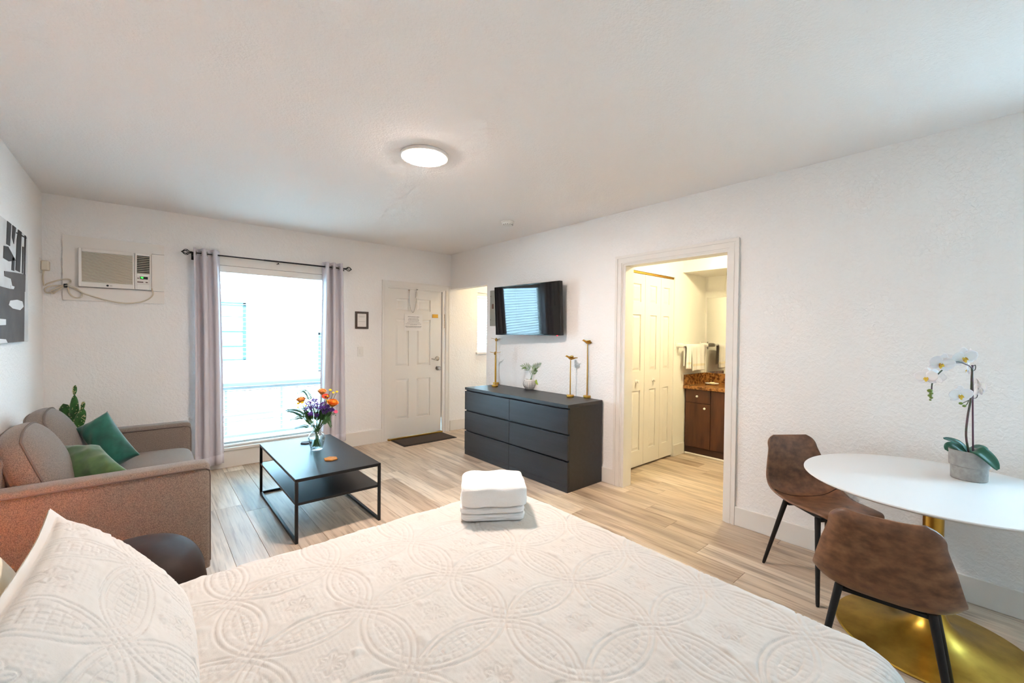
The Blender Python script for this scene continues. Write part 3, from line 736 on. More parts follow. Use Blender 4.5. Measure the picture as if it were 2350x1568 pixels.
for i in (0, 1):
    yc_ = SY0+AW+cw*(i+.5)
    b = MB(); cushion(b, (-.06, yc_, .395), (.325, cw/2-.004, .09), 14, 7, (.02, .0, .14)); b.build('seat_cushion', M_['sofa'], sf, smooth=True, angle=180)
    yk = yc_-.03*i; hh = (.085, cw/2+.002-.018*i, .250); bl_ = (.34, .02, .03); ee = 2.9
    Mx = Matrix.Translation((-.445, yk, .660)) @ Matrix.Rotation(math.radians(-20), 4, 'Y')
    b = MB(); cushion(b, (0, 0, 0), hh, 22, ee, bl_, Mx); o = b.build('back_cushion', M_['sofa'], sf, smooth=True, angle=180)
    for xs in (.55, -.55):
        k = []
        for t in range(56):
            a = 2*PI*t/56; c_, s_ = math.cos(a), math.sin(a); mm = max(abs(c_), abs(s_)); k.append(Mx @ (cush_pt((xs, c_/mm, s_/mm), hh, ee, bl_)*1.004))
        MB().tube(k, .0058, 6, closed=True).build('piping', M_['piping'], o, smooth=True)
for (x, y) in ((SX0+.07, SY0+.08), (SX0+.07, SY1-.08), (SX1-.08, SY0+.08), (SX1-.08, SY1-.08)):
    MB().lathe([(.02, 0), (.028, .09)], 12, (x, y, 0)).build('leg', M_['darkleather'], sf)
# throw pillows
def oriented(c, ez, ex):
    ez = Vector(ez).normalized(); ex = Vector(ex); ex = (ex-ez*ex.dot(ez)).normalized(); ey = ez.cross(ex)
    m = Matrix((ex, ey, ez)).transposed().to_4x4(); m.translation = c; return m
def quad_pillow(label, pix, cpx, d, nrm, T, m, seed, wr, loc):
    """pillow whose four corners follow the photo, lying in a plane through a point at depth d"""
    tp = thing('throw_pillow', label, 'pillow', loc, 'green pillows on the sofa')
    c0 = px(cpx[0], cpx[1], d=d); n = Vector(nrm).normalized()
    Q = []
    for (u, v) in pix:
        r = ray(u, v); Q.append(CAM+r*((c0-CAM).dot(n)/r.dot(n)))
    r_ = random.Random(seed); ks = [(r_.uniform(2, 7), r_.uniform(2, 7), r_.uniform(0, 6)) for _ in range(4)]
    b = MB()
    for s in (1, -1):
        def fn(u, v):
            x, y = 2*u-1, 2*v-1; x2 = x*(1-.09*(1-y*y)*abs(x)**3); y2 = y*(1-.09*(1-x*x)*abs(y)**3); uu, vv = (x2+1)/2, (y2+1)/2
            p = (Q[0]*(1-uu)+Q[1]*uu)*(1-vv)+(Q[3]*(1-uu)+Q[2]*uu)*vv
            z = T*max(0, (1-x*x)*(1-y*y))**.42; cr = wr*sum(abs(math.sin(k[0]*x+k[1]*y+k[2])) for k in ks)/4
            return tuple(p+n*s*(z-cr*min(1, z/T*1.6)))
        b.grid(fn, 40, 40)
    b.build('cover', m, tp, smooth=True, angle=180); return tp
quad_pillow('teal velvet throw pillow standing on its corner on the sofa', [(170, 984), (246, 944), (322, 1044), (246, 1092)], (246, 1016), 2.87, -FW*.75+UP*.5+RT*.35, .085, M_['teal'], 3, .012, (-.15, 4.0, .5))
quad_pillow('olive green velvet throw pillow slumped against the near sofa arm', [(106, 1026), (228, 1022), (306, 1088), (142, 1120)], (195, 1065), 2.47, UP*.8-FW*.6, .074, M_['olive'], 8, .014, (-.10, 3.25, .5))
# ================================================================ CACTUS behind the sofa
M_['cactus'] = mat('cactus_green', '#2f6a25', .5, var=('#1f4c18', 25, 3), bump=(60, .3, .004))
M_['spine'] = mat('cactus_spine', '#c9bf8a', .6)
cx_, cy_ = -.452, 4.95
ca = thing('potted_cactus', 'prickly pear cactus rising from the corner behind the sofa', 'cactus', (cx_, cy_, 0))
MB().lathe([(.001, 0), (.10, 0), (.13, .22), (.135, .26), (.12, .26), (.115, .235), (.001, .235)], 28, (cx_, cy_, 0)).build('pot', mat('terracotta_pot', '#a5694a', .8), ca, smooth=True)
def pad(c0, c1, w, t, taper=.7):
    c0, c1 = Vector(c0), Vector(c1); ax = (c1-c0); L = ax.length; ax.normalize()
    side = ax.cross(FW).normalized(); nrm = side.cross(ax)
    b = MB(); nu, nv = 20, 14; ring = []
    def fn(u, v):
        th = 2*PI*u; s = v; rad = math.sin(PI*min(.999, max(.001, s)))**.55*(taper+(1-taper)*s*1.2)
        return tuple(c0+ax*L*s+side*w*rad*math.cos(th)+nrm*t*rad*math.sin(th))
    b.grid(fn, nu, nv, cu=True); o = b.build('pad', M_['cactus'], ca, smooth=True, angle=180)
    sp = MB(); rr = random.Random(int(L*9999)+int(w*999))
    for i in range(26):
        s = rr.uniform(.12, .95); th = rr.uniform(PI, 2*PI); p = Vector(fn(th/2/PI, s)); d = (p-(c0+ax*L*s)).normalized()
        sp.ball(p, .0035, 5, 4); sp.tube([p, p+d*.009], [.0009, .0002], 4)
    sp.build('spines', M_['spine'], o)
def cp(u, v, dd=0): 
    q = px(u, v, d=depth((cx_, cy_, .75))+dd); return q
base_d = depth((cx_, cy_, .75))
pad((cx_, cy_, .23), cp(171, 990), .05, .035)
pad(cp(170, 1000), cp(171, 906, 0), .041, .022, .75)
pad(cp(171, 908), cp(173, 884), .0135, .012, .85)
pad(cp(168, 995, .03), cp(145, 927, .03), .074, .02)
pad(cp(172, 998, -.03), cp(192, 938, -.03), .047, .02)
pad(cp(187, 943, -.03), cp(193, 922, -.03), .0165, .011, .85)
# ================================================================ POUF
pf_ = thing('leather_pouf', 'dark brown rounded leather pouf between the bed and sofa arm', 'pouf', (-.06, 2.42, 0))
b = MB(); cushion(b, (-.065, 2.40, .262), (.255, .235, .222), 18, 3.2, (.06, .06, .10), None, .004, 2); b.build('body', M_['darkleather'], pf_, smooth=True, angle=180)
ring = [(-.055+.243*abs(math.cos(a))**.72*math.copysign(1, math.cos(a)), 2.40+.233*abs(math.sin(a))**.72*math.copysign(1, math.sin(a)), .335) for a in [2*PI*i/48 for i in range(48)]]
MB().tube(ring, .0035, 6, closed=True).build('seam', M_['darkleather'], pf_, smooth=True)
MB().lathe([(.001, 0), (.19, 0), (.19, .045), (.001, .045)], 32, (-.055, 2.40, 0)).build('base', M_['black'], pf_)
# ================================================================ COFFEE TABLE
TX0, TX1, TY0, TY1, TZ = .742, 1.335, 3.055, 4.235, .436
ct = thing('coffee_table', 'black metal coffee table with a lower shelf, in front of the window', 'coffee table', ((TX0+TX1)/2, (TY0+TY1)/2, 0))
M_['ctop'] = mat('black_powder_coat', '#0b0e12', .34, bump=(200, .03, .0005), spec=.4)
boxes('top', M_['ctop'], [(TX0, TX1, TY0, TY1, TZ-.022, TZ)], ct, bevel=.003)
lw = .019; SHZ = .272
for x in (TX0, TX1-lw):
    for y in (TY0, TY1-lw): boxes('leg', M_['blackmetal'], [(x, x+lw, y, y+lw, 0, TZ-.022)], ct, bevel=.0015)
boxes('shelf', M_['ctop'], [(TX0+.004, TX1-.004, TY0+lw*.4, TY1-lw*.4, SHZ-.018, SHZ)], ct, bevel=.002)
for x in (TX0, TX1-lw): boxes('floor_rail', M_['blackmetal'], [(x, x+lw, TY0+lw, TY1-lw, 0, lw)], ct, bevel=.0015)
boxes('floor_rail', M_['blackmetal'], [(TX0+lw, TX1-lw, TY1-lw, TY1, 0, lw)], ct, bevel=.0015)
def coaster(label, c, r, rot, m):
    b = MB(); pts = [(c[0]+r*math.cos(rot+i*PI/3), c[1]+r*math.sin(rot+i*PI/3)) for i in range(6)]
    b.prism(pts, TZ+.0004, TZ+.009); tag(b.build('hexagon_coaster', m, org=(c[0], c[1], TZ), bevel=.0015), label, 'coaster', 'coasters on the coffee table')
p = px(759, 1053, z=TZ+.005); coaster('tan cork hexagon coaster in front of the glass vase', (p.x, p.y), .052, .35, M_['coaster'])
p = px(703, 1016, z=TZ+.005); coaster('dark wood hexagon coaster partly behind the glass vase', (p.x, p.y), .050, .15, mat('dark_wood_coaster', '#4d3229', .6))
# vase with water
V = px(727, 1031, z=TZ); VX, VY = V.x, V.y
vs_ = thing('glass_vase', 'clear glass vase half full of water on the coffee table', 'vase', (VX, VY, TZ))
M_['vglass'] = glass_mat('vase_glass', (.97,.985,.98), .9, .06, 2.6)
outer = [(.046, 0), (.050, .004), (.058, .05), (.066, .098), (.062, .122), (.042, .142), (.033, .152), (.036, .165)]
inner = [(.033, .165), (.030, .152), (.039, .141), (.059, .121), (.063, .098), (.055, .05), (.046, .012), (.001, .012)]
MB().lathe([(.001, 0)]+outer+inner, 40, (VX, VY, TZ+.0006)).build('body', M_['vglass'], vs_, smooth=True, angle=60)
MB().lathe([(.001, .0125), (.0455, .0125), (.0545, .05), (.0622, .096), (.001, .096)], 36, (VX, VY, TZ+.0006)).build('water', glass_mat('vase_water', (.93,.97,.97), .5, .02, 3), vs_, smooth=True, angle=40)
# ---------------------------------------------------------------- cut flowers
M_['stem'] = mat('flower_stem', '#3d6b34', .5, var=('#2f5528', 30)); M_['stem2'] = mat('pale_stem', '#7a9a3f', .5)
M_['rose1'] = mat('peach_petal', '#f6b765', .6, var=('#e2603c', 34, 3, (1,1,1), .45, .7)); M_['rose2'] = mat('orange_petal', '#e8641d', .6, var=('#f2a32c', 28, 3))
M_['rose3'] = mat('red_orange_petal', '#d8431f', .6); M_['yellow'] = mat('yellow_petal', '#f2c414', .6); M_['purple'] = mat('purple_petal', '#6d3cab', .7, var=('#a06ccf', 50, 2))
M_['pink'] = mat('pink_petal', '#d9486a', .6); M_['fern'] = mat('fern_green', '#3c6f5c', .6, var=('#2c5a3a', 30)); M_['centre'] = mat('flower_centre', '#4a3a18', .9)
VD = depth((VX, VY, TZ+.2)); NECK = Vector((VX, VY, TZ+.155))
FG = 'cut flowers in the glass vase'
frng = random.Random(5)
def stem_to(root, p, m=None, r=.0024):
    a = frng.uniform(0, 2*PI); d = (p-NECK); off = Vector((-d.x*.28+.012*math.cos(a), -d.y*.28+.012*math.sin(a), 0))
    if off.length > .035: off = off.normalized()*.035
    base = Vector((VX, VY, TZ+.020))+off
    nk = NECK+Vector((max(-.016, min(.016, d.x*.1)), max(-.016, min(.016, d.y*.1)), 0))+Vector((.006*math.cos(a), .006*math.sin(a), 0))
    P = catmull([base, nk, nk.lerp(p, .5)+Vector((0, 0, .012)), p], 6)
    MB().tube(P, r, 6).build('stem', m or M_['stem'], root, smooth=True); return (P[-1]-P[-3]).normalized()
def leaf_blade(mb, p, d, n, L, w, curl=.2, seg=6):
    """lance-shaped blade from p along d, face normal n"""
    d = Vector(d).normalized(); s = d.cross(Vector(n)).normalized(); nn = s.cross(d)
    def fn(u, v):
        ww = w*math.sin(PI*min(.985, .03+u*.97))**.8
        return tuple(Vector(p)+d*L*u+s*ww*(v-.5)*2+nn*(-curl*L*u*u+abs(v-.5)*w*.5))
    return mb.grid(fn, seg, 2)
def rose(label, u, v, dd, r, m, m2=None):
    p = px(u, v, d=VD+dd); root = thing('rose', label, 'flower', (VX, VY, TZ+.02), FG); up = stem_to(root, p-Vector((0,0,r*.8)))
    view = (CAM-p).normalized(); ax = (Vector((0,0,1))*.9+view*.3+up*.4).normalized()
    Mx = oriented(p-ax*r*.5, ax, (1, .3, 0))
    for ring, (cnt, sz, hz) in enumerate(((3, .42, 1.0), (4, .66, 1.0), (5, .88, .93), (6, 1.04, .80))):
        for i in range(cnt):
            a = 2*PI*(i+.5*(ring % 2))/cnt+ring*.3
            def fn(s, t, a=a, sz=sz, hz=hz, ring=ring):
                w = (t-.5)*2; aa = a+w*(1.35 if ring < 2 else 1.0)*(.55+.45*math.sin(PI*(.1+.75*s)))
                R = r*sz*(.20+.80*math.sin(min(1, s*1.2)*PI/2)); z = r*(-.55+1.75*s*hz)
                if ring < 2: R *= 1-.22*max(0, s-.55)/.45
                else: R += .13*r*(max(0, s-.62)/.38)**2*(ring-1); z -= .10*r*(max(0, s-.7)/.3)**2*(ring-1)
                z -= .16*r*w*w*s
                return (R*math.cos(aa), R*math.sin(aa), z)
            b = MB().grid(fn, 6, 6, Mx)
            b.build('petal', (m2 or m) if ring > 1 else m, root, smooth=True, angle=180, solid=.0008)
    b = MB()
    for i in range(5): leaf_blade(b, p-ax*r*.5, (Matrix.Rotation(2*PI*i/5, 3, ax) @ ax.orthogonal()), ax, r*.9, r*.16)
    b.build('sepals', M_['stem'], root)
def daisy(label, name, u, v, dd, r, m, petals=10, group=FG):
    p = px(u, v, d=VD+dd); root = thing(name, label, 'flower', (VX, VY, TZ+.02), group); up = stem_to(root, p, r=.0016)
    view = (CAM-p).normalized(); ax = (view*.8+Vector((0,0,.5))+up*.5).normalized(); Mx = oriented(p, ax, (1, .2, 0))
    for i in range(petals):
        a = 2*PI*i/petals; d = Vector((math.cos(a), math.sin(a), .25))
        b = MB(); leaf_blade(b, (0,0,0), d, (0,0,1), r, r*.34, -.1, 4)
        bb_ = MB().add(b.v, b.f, Mx); bb_.build('petal', m, root, smooth=True, angle=180)
    MB().ball((0,0,.001), r*.32, 10, 6, Mx, (1,1,.6)).build('centre', M_['centre'] if r > .02 else m, root, smooth=True)
def statice(label, u, v, dd, R):
    p = px(u, v, d=VD+dd); root = thing('statice_sprig', label, 'flower', (VX, VY, TZ+.02), FG); stem_to(root, p-Vector((0,0,R*.4)), r=.0018)
    b = MB(); r_ = random.Random(u*7+v)
    R *= 1.22
    for i in range(64):
        d = Vector((r_.gauss(0, 1), r_.gauss(0, 1), r_.gauss(.1, .7))).normalized(); c = p+d*R*r_.uniform(.35, 1)
        for k in range(4):
            e = Vector((r_.gauss(0, 1), r_.gauss(0, 1), r_.gauss(0, 1))).normalized()
            leaf_blade(b, c, (d+e*.9).normalized(), e.cross(d)+Vector((.01,0,0)), .0075, .0035, .3, 2)
    o = b.build('florets', M_['purple'], root); o['kind'] = 'stuff'
    b = MB()
    for i in range(7):
        d = Vector((r_.gauss(0, 1), r_.gauss(0, 1), .2)).normalized(); b.tube([p-Vector((0,0,R*.9)), p+d*R*.7], .0009, 4)
    b.build('twigs', M_['stem'], root)
def fern(label, pix, dd, L, n=9, m=None):
    pts = [px(u, v, d=VD+dd) for (u, v) in pix]; root = thing('fern_sprig', label, 'foliage', (VX, VY, TZ+.02), FG)
    P = catmull([Vector((VX, VY, TZ+.03))+Vector((.01*n/9, .012, 0)), NECK]+pts, 7); MB().tube(P, [.0017*(1-.7*i/len(P)) for i in range(len(P))], 5).build('stem', M_['stem'], root, smooth=True)
    b = MB(); start = int(len(P)*.5)
    for k in range(start, len(P)-1):
        t = (P[k+1]-P[k-1]).normalized(); f = 1-.6*(k-start)/max(1, len(P)-start); view = (CAM-P[k]).normalized(); sd = t.cross(view).normalized()
        for s in (-1, 1): leaf_blade(b, P[k], (sd*s*.9+t*.75).normalized(), view, L*f, L*f*.16, .12, 3)
    leaf_blade(b, P[-1], (P[-1]-P[-2]), (CAM-P[-1]).normalized(), L*.5, L*.1, .1, 3)
    b.build('leaflets', m or M_['fern'], root)
rose('peach rose with red-tipped petals at the left of the bouquet', 691, 917, .02, .030, M_['rose1'], M_['rose1'])
rose('peach rose standing tallest at the top of the bouquet', 739, 898, .03, .029, M_['rose1'], M_['rose1'])
rose('large open orange rose at the right of the bouquet', 764, 924, -.03, .036, M_['rose2'], M_['rose2'])
daisy('red-orange gerbera with dark centre between the two right roses', 'gerbera', 747, 912, 0, .034, M_['rose3'], 16)
daisy('pink flower hanging at the right edge of the bouquet', 'pink_flower', 770, 946, -.02, .020, M_['pink'], 8)
for (u, v, r, l) in ((685, 927, .016, 'yellow flower under the left peach rose, outermost'), (694, 925, .016, 'yellow flower close under the left peach rose'), (684, 936, .010, 'small yellow bud low at the left of the bouquet'), (702, 932, .010, 'small yellow bud beside the left purple statice'),
                     (758, 896, .014, 'yellow button flower topmost at the right of the bouquet'), (765, 902, .012, 'yellow button flower below the topmost one'), (773, 900, .013, 'yellow button flower at the far right of the bouquet'), (752, 910, .010, 'yellow flower in front of the gerbera'), (751, 919, .008, 'small yellow flower left of the open orange rose')):
    daisy(l, 'yellow_flower', u, v, -.02, r, M_['yellow'], 8)
for i, (u, v, R) in enumerate(((708, 926, .020), (709, 937, .024), (722, 919, .018), (725, 930, .022), (731, 937, .018), (742, 928, .022), (740, 937, .018), (750, 934, .018), (753, 942, .020), (745, 945, .018), (713, 950, .016), (762, 941, .014), (727, 953, .013))):
    statice('purple statice cluster in the middle of the bouquet', u, v, -.01*(i % 4), R)
fern('feathery fern sprig arching over the top left of the bouquet', [(715, 935), (708, 908), (697, 897), (684, 902)], .03, .030)
fern('feathery fern sprig reaching far left of the bouquet', [(708, 965), (690, 950), (674, 944), (660, 943)], 0, .036)
fern('short fern sprig at mid left of the bouquet', [(705, 968), (692, 958), (680, 960), (667, 965)], -.02, .026)
fern('low fern sprig drooping left near the vase rim', [(714, 985), (702, 978), (690, 979), (678, 983)], -.02, .022)
fern('leafy green sprig hanging at the right of the bouquet', [(742, 970), (750, 962), (755, 968), (759, 979)], -.03, .030, 9, M_['stem'])
fern('leafy green sprig filling the bouquet centre left', [(716, 972), (711, 958), (706, 950), (700, 942)], .0, .034, 9, M_['stem'])
fern('leafy green sprig filling the bouquet centre', [(726, 975), (728, 958), (730, 950), (732, 940)], .01, .034, 9, M_['stem'])
fern('leafy green sprig filling the bouquet centre right', [(736, 975), (744, 960), (750, 954), (758, 948)], .0, .036, 9, M_['stem'])
fern('leafy green sprig behind the right roses', [(734, 970), (742, 950), (748, 935), (768, 952)], .03, .034, 9, M_['stem'])
for (pix, dd, L, l) in (([(716, 978), (708, 962), (704, 952), (697, 936)], .02, .03, 'leafy green sprig under the left peach rose'), ([(722, 972), (720, 955), (718, 942), (715, 930)], .03, .03, 'leafy green sprig behind the left purple statice'),
                        ([(733, 972), (736, 955), (738, 945), (741, 934)], .03, .03, 'leafy green sprig behind the right purple statice'), ([(738, 974), (748, 958), (756, 950), (762, 938)], .03, .03, 'leafy green sprig under the open orange rose'), ([(720, 980), (712, 970), (704, 964), (697, 955)], -.02, .028, 'short leafy sprig at the left above the vase rim'), ([(737, 980), (744, 970), (750, 966), (757, 958)], -.03, .028, 'short leafy sprig at the right above the vase rim')):
    fern(l, pix, dd, L, 9, M_['stem'])
# ================================================================ DRESSER
DX0, DX1, DY0, DY1, DZ = 2.836, 3.330, 2.522, 4.138, .790
dr = thing('dresser', 'wide black-brown six-drawer dresser below the television', 'dresser', ((DX0+DX1)/2, (DY0+DY1)/2, 0))
boxes('top', M_['dresser'], [(DX0, DX1, DY0, DY1, DZ-.030, DZ)], dr, bevel=.0015)
for (a, b_) in ((DY0, DY0+.02), (DY1-.02, DY1)): boxes('side_panel', M_['dresser'], [(DX0+.024, DX1, a, b_, 0, DZ-.030)], dr)
boxes('carcass', M_['dresserdark'], [(DX0+.030, DX1-.004, DY0+.02, DY1-.02, .02, DZ-.032)], dr)
dm = (DY0+DY1)/2
for (z0, z1) in ((.528, .746), (.290, .510), (.058, .274)):
    for (a, b_) in ((DY0, dm-.0015), (dm+.0015, DY1)):
        boxes('drawer', M_['dresser'], [(DX0, DX0+.022, a, b_, z0, z1)], dr, bevel=.0012)
for (a, b_) in ((DY0, dm-.0015), (dm+.0015, DY1)): boxes('plinth', M_['dresser'], [(DX0+.003, DX0+.024, a, b_, 0, .054)], dr, bevel=.001)
# ---------------------------------------------------------------- brass birds
def bird_proto(h, label):
    root = thing('bird_figurine', label, 'figurine', (0,0,0), 'brass bird figurines on the dresser')
    MB().lathe([(.001, 0), (.036, 0), (.037, .003), (.037, .021), (.035, .024), (.001, .024)], 32).build('base', M_['gold'], root, smooth=True, angle=40)
    MB().lathe([(.0062, .024), (.0050, h-.02), (.0048, h)], 12).build('rod', M_['gold'], root, smooth=True)
    rings = [(-.070, .004, .010, .004), (-.048, .0055, .008, .006), (-.030, .010, .004, .010), (-.008, .0155, .003, .015), (.012, .0155, .008, .014), (.026, .010, .017, .010), (.034, .0105, .023, .0105), (.043, .0085, .026, .009), (.049, .003, .025, .003), (.058, .0006, .0235, .0006)]
    b = MB(); n = 12; vs = []
    for (x, ry, zc, rz_) in rings:
        for j in range(n):
            a = 2*PI*j/n; vs.append((x, ry*math.cos(a), h+.012+zc+rz_*math.sin(a)))
    fs = [(i*n+j, i*n+(j+1) % n, (i+1)*n+(j+1) % n, (i+1)*n+j) for i in range(len(rings)-1) for j in range(n)]
    b.add(vs, fs+[tuple(range(n)), tuple((len(rings)-1)*n+j for j in range(n))]); b.build('body', M_['gold'], root, smooth=True, angle=60)
    for s in (-1, 1):
        pl = [(.014, .008), (.004, .050), (-.012, .066), (-.024, .058), (-.030, .030), (-.030, .008)]
        vs = [(x, s*y, h+.030+.18*y+.0*x) for (x, y) in pl]+[(x, s*y, h+.026+.18*y) for (x, y) in pl]; k = 6
        MB().add(vs, [tuple(range(k)), tuple(range(2*k-1, k-1, -1))]+[(i, (i+1) % k, k+(i+1) % k, k+i) for i in range(k)]).build('wing', M_['gold'], root)
    return root
tall = bird_proto(.535, 'taller brass bird figurine at the right of the dresser, nearest the wall'); short = bird_proto(.375, 'shorter brass bird figurine at the right of the dresser, by the front edge')
p = px(1347, 913, z=DZ+.0005); tall.location = (p.x, p.y, DZ+.0004); tall.rotation_euler = (0,0,math.radians(130))
p = px(1308.5, 911.5, z=DZ+.0005); short.location = (p.x, p.y, DZ+.0004); short.rotation_euler = (0,0,math.radians(132))
p = px(1138, 882, z=DZ); dup(tall, (p.x, p.y, DZ+.0004), math.radians(-130), 'taller brass bird figurine at the left of the dresser, behind its twin')
p = px(1139, 886.5, z=DZ); dup(short, (p.x-.045, p.y-.03, DZ+.0004), math.radians(-130), 'shorter brass bird figurine at the left of the dresser, in front of its twin')
# ---------------------------------------------------------------- small palm in dotted pot
p = px(1216, 893, z=DZ); QX, QY = p.x, p.y
pp = thing('potted_palm', 'tiny palm in a white dotted round pot on the dresser', 'plant', (QX, QY, DZ))
prof = [(.001, 0), (.048, 0), (.052, .004), (.070, .03), (.078, .058), (.072, .088), (.058, .108), (.054, .112), (.050, .108), (.062, .085), (.062, .08), (.001, .08)]
pot = MB().lathe(prof, 40, (QX, QY, DZ+.0004)).build('pot', M_['white'], pp, smooth=True, angle=50)
b = MB()
M_['dot'] = mat('brown_dot', '#4b3b3a', .7)
for i in range(8):
    zz = .012+i*.0118; 
    rr = next(lerp(prof[k][0], prof[k+1][0], (zz-prof[k][1])/(prof[k+1][1]-prof[k][1])) for k in range(1, 7) if prof[k][1] <= zz <= prof[k+1][1]+1e-9)
    for j in range(26):
        a = 2*PI*j/26; c = Vector((QX+(rr-.0004)*math.cos(a), QY+(rr-.0004)*math.sin(a), DZ+zz)); b.ball(c, .0042, 6, 4)
o = b.build('dots', M_['dot'], pot); o['kind'] = 'stuff'
boxes('soil', mat('potting_soil', '#2d241d', .95), [(QX-.043, QX+.043, QY-.043, QY+.043, DZ+.081, DZ+.09)], pp, bevel=.01)
QD = depth((QX, QY, DZ+.15))
M_['palm'] = mat('palm_green', '#6b8a3c', .5, var=('#4c6d2c', 20)); M_['lime'] = mat('lime_leaf', '#a3bd3e', .5)
for (pix, L) in (([(1219, 862), (1213, 848), (1207, 841), (1199, 842)], .05), ([(1221, 862), (1226, 850), (1232, 842), (1241, 838)], .055), ([(1220, 866), (1223, 858), (1228, 852), (1230, 850)], .04)):
    P = catmull([(QX, QY, DZ+.085)]+[px(u, v, d=QD-(.004*max(0, u-1217)+.02)) for (u, v) in pix], 7)
    o = MB().tube(P, [.0022*(1-.6*i/len(P)) for i in range(len(P))], 5).build('frond_stem', M_['palm'], pp, smooth=True)
    b = MB(); st = int(len(P)*.45)
    L *= 1.25
    for k in range(st, len(P)-1, 2):
        t = (P[k+1]-P[k-1]).normalized(); view = (CAM-P[k]).normalized(); sd = t.cross(view).normalized(); f = 1-.45*(k-st)/(len(P)-st)
        for s in (-1, 1): leaf_blade(b, P[k], (sd*s*.75+t*.8-Vector((0,0,.25))).normalized(), view, L*f, L*f*.075, .2, 4)
    b.build('leaflets', M_['palm'], o)
b = MB(); r_ = random.Random(2)
for (u, v, l) in ((1215, 873, .03), (1219, 871, .03), (1225, 866, .028), (1229, 862, .025), (1223, 874, .03), (1231, 860, .022)): leaf_blade(b, px(u, v, d=QD), (r_.uniform(-1, 1), r_.uniform(-1, 1), .5), (CAM-px(u, v, d=QD)), l, l*.3)
b.build('small_leaves', M_['lime'], pp, smooth=True)
b = MB(); leaf_blade(b, px(1230, 872, d=QD-.06), px(1236, 886, d=QD-.09)-px(1230, 872, d=QD-.06), (CAM-px(1231, 875, d=QD)), .062, .021, .05); b.build('drooping_leaf', M_['lime'], pp, smooth=True)
# ================================================================ TELEVISION
TVL, TVR = Vector((3.145, 3.965, 0)), Vector((3.222, 2.985, 0)); zt0, zt1 = 1.409, 1.973
ex = (TVR-TVL); TW = ex.length; ex.normalize(); TH = zt1-zt0
nz = Vector((0,0,1)); fr_ = ex.cross(nz); fr_ = fr_ if fr_.x < 0 else -fr_            # towards the room
tvup = (nz + fr_*.052).normalized(); tn = (fr_ - nz*.052).normalized()
tvc = (TVL+TVR)/2+Vector((0,0,(zt0+zt1)/2))
Mtv = Matrix((ex, tvup, tn)).transposed().to_4x4(); Mtv.translation = tvc
tv = thing('television', 'flat screen television on a wall arm above the dresser', 'television', (X1, tvc.y, 1.69))
MB().box(-TW/2, TW/2, -TH/2, TH/2, -.045, -.004, Mtv).build('body', M_['black'], tv, bevel=.004)
b = MB(); bz = .010
for q in ((-TW/2, -TW/2+bz, -TH/2, TH/2), (TW/2-bz, TW/2, -TH/2, TH/2), (-TW/2+bz, TW/2-bz, TH/2-bz, TH/2), (-TW/2+bz, TW/2-bz, -TH/2, -TH/2+.016)): b.box(q[0], q[1], q[2], q[3], -.006, .004, Mtv)
b.build('bezel', mat('gloss_black_bezel', '#0a0a0c', .12), tv, bevel=.0015)
def scr(u, v):   # very slight bow of the panel
    x = lerp(-TW/2+bz, TW/2-bz, u); y = lerp(-TH/2+.016, TH/2-bz, v); return (x, y, -.0035+.0025*((2*u-1)**2))
MB().grid(scr, 24, 8, Mtv).build('screen', M_['tv'], tv, smooth=True, angle=180)
MB().ball((TW/2-.05, -TH/2-.003, 0), .006, 8, 6, Mtv).build('indicator_light', mat('red_indicator', '#ff2030', .4, emit=('#ff2040', 2.5)), tv)
b = MB(); b.box(X1-.014, X1-.001, tvc.y-.12, tvc.y+.12, 1.58, 1.80); b.tube([(X1-.024, tvc.y, 1.69), Mtv @ Vector((0, 0, -.045))], .022, 10); b.build('wall_bracket', M_['blackmetal'], tv)
ep = thing('breaker_panel', 'grey metal breaker panel on the wall behind the television', 'breaker box', (X1, 4.17, 1.525))
M_['panelgrey'] = mat('grey_enamel', '#9a978c', .5)
boxes('cover', M_['panelgrey'], [(X1-.014, X1, 4.03, 4.318, 1.522, 1.974)], ep, bevel=.004)
boxes('hatch', M_['panelgrey'], [(X1-.021, X1-.012, 4.075, 4.275, 1.58, 1.91)], ep, bevel=.003)
boxes('latch', M_['brown'], [(X1-.028, X1-.02, 4.235, 4.26, 1.74, 1.80)], ep, bevel=.002)
for z in (1.60, 1.90): MB().ball((X1-.014, 4.30, z), .006, 8, 6).build('screw', M_['brown'], ep)
# ================================================================ BED
BX0, BX1, BY0, BY1, BZ = -.60, 1.412, .115, 1.668, .650
bed = thing('bed', 'double bed with upholstered base and headboard under the white quilt', 'bed', (.4, .9, 0))
boxes('base', mat('bed_base_fabric', '#8d847c', .9), [(BX0, BX1-.05, BY0+.05, BY1-.05, .06, .30)], bed, bevel=.02)
boxes('mattress', M_['linen'], [(BX0, BX1-.035, BY0+.035, BY1-.035, .30, BZ-.035)], bed, bevel=.05, seg=4)
boxes('headboard', mat('headboard_fabric', '#b9aea3', .9), [(X0+.005, BX0-.002, BY0-.02, BY1+.02, .06, 1.12)], bed, bevel=.02)
for (x, y) in ((BX0+.1, BY0+.12), (BX0+.1, BY1-.12), (BX1-.15, BY0+.12), (BX1-.15, BY1-.12)): boxes('leg', M_['black'], [(x-.025, x+.025, y-.025, y+.025, 0, .06)], bed)
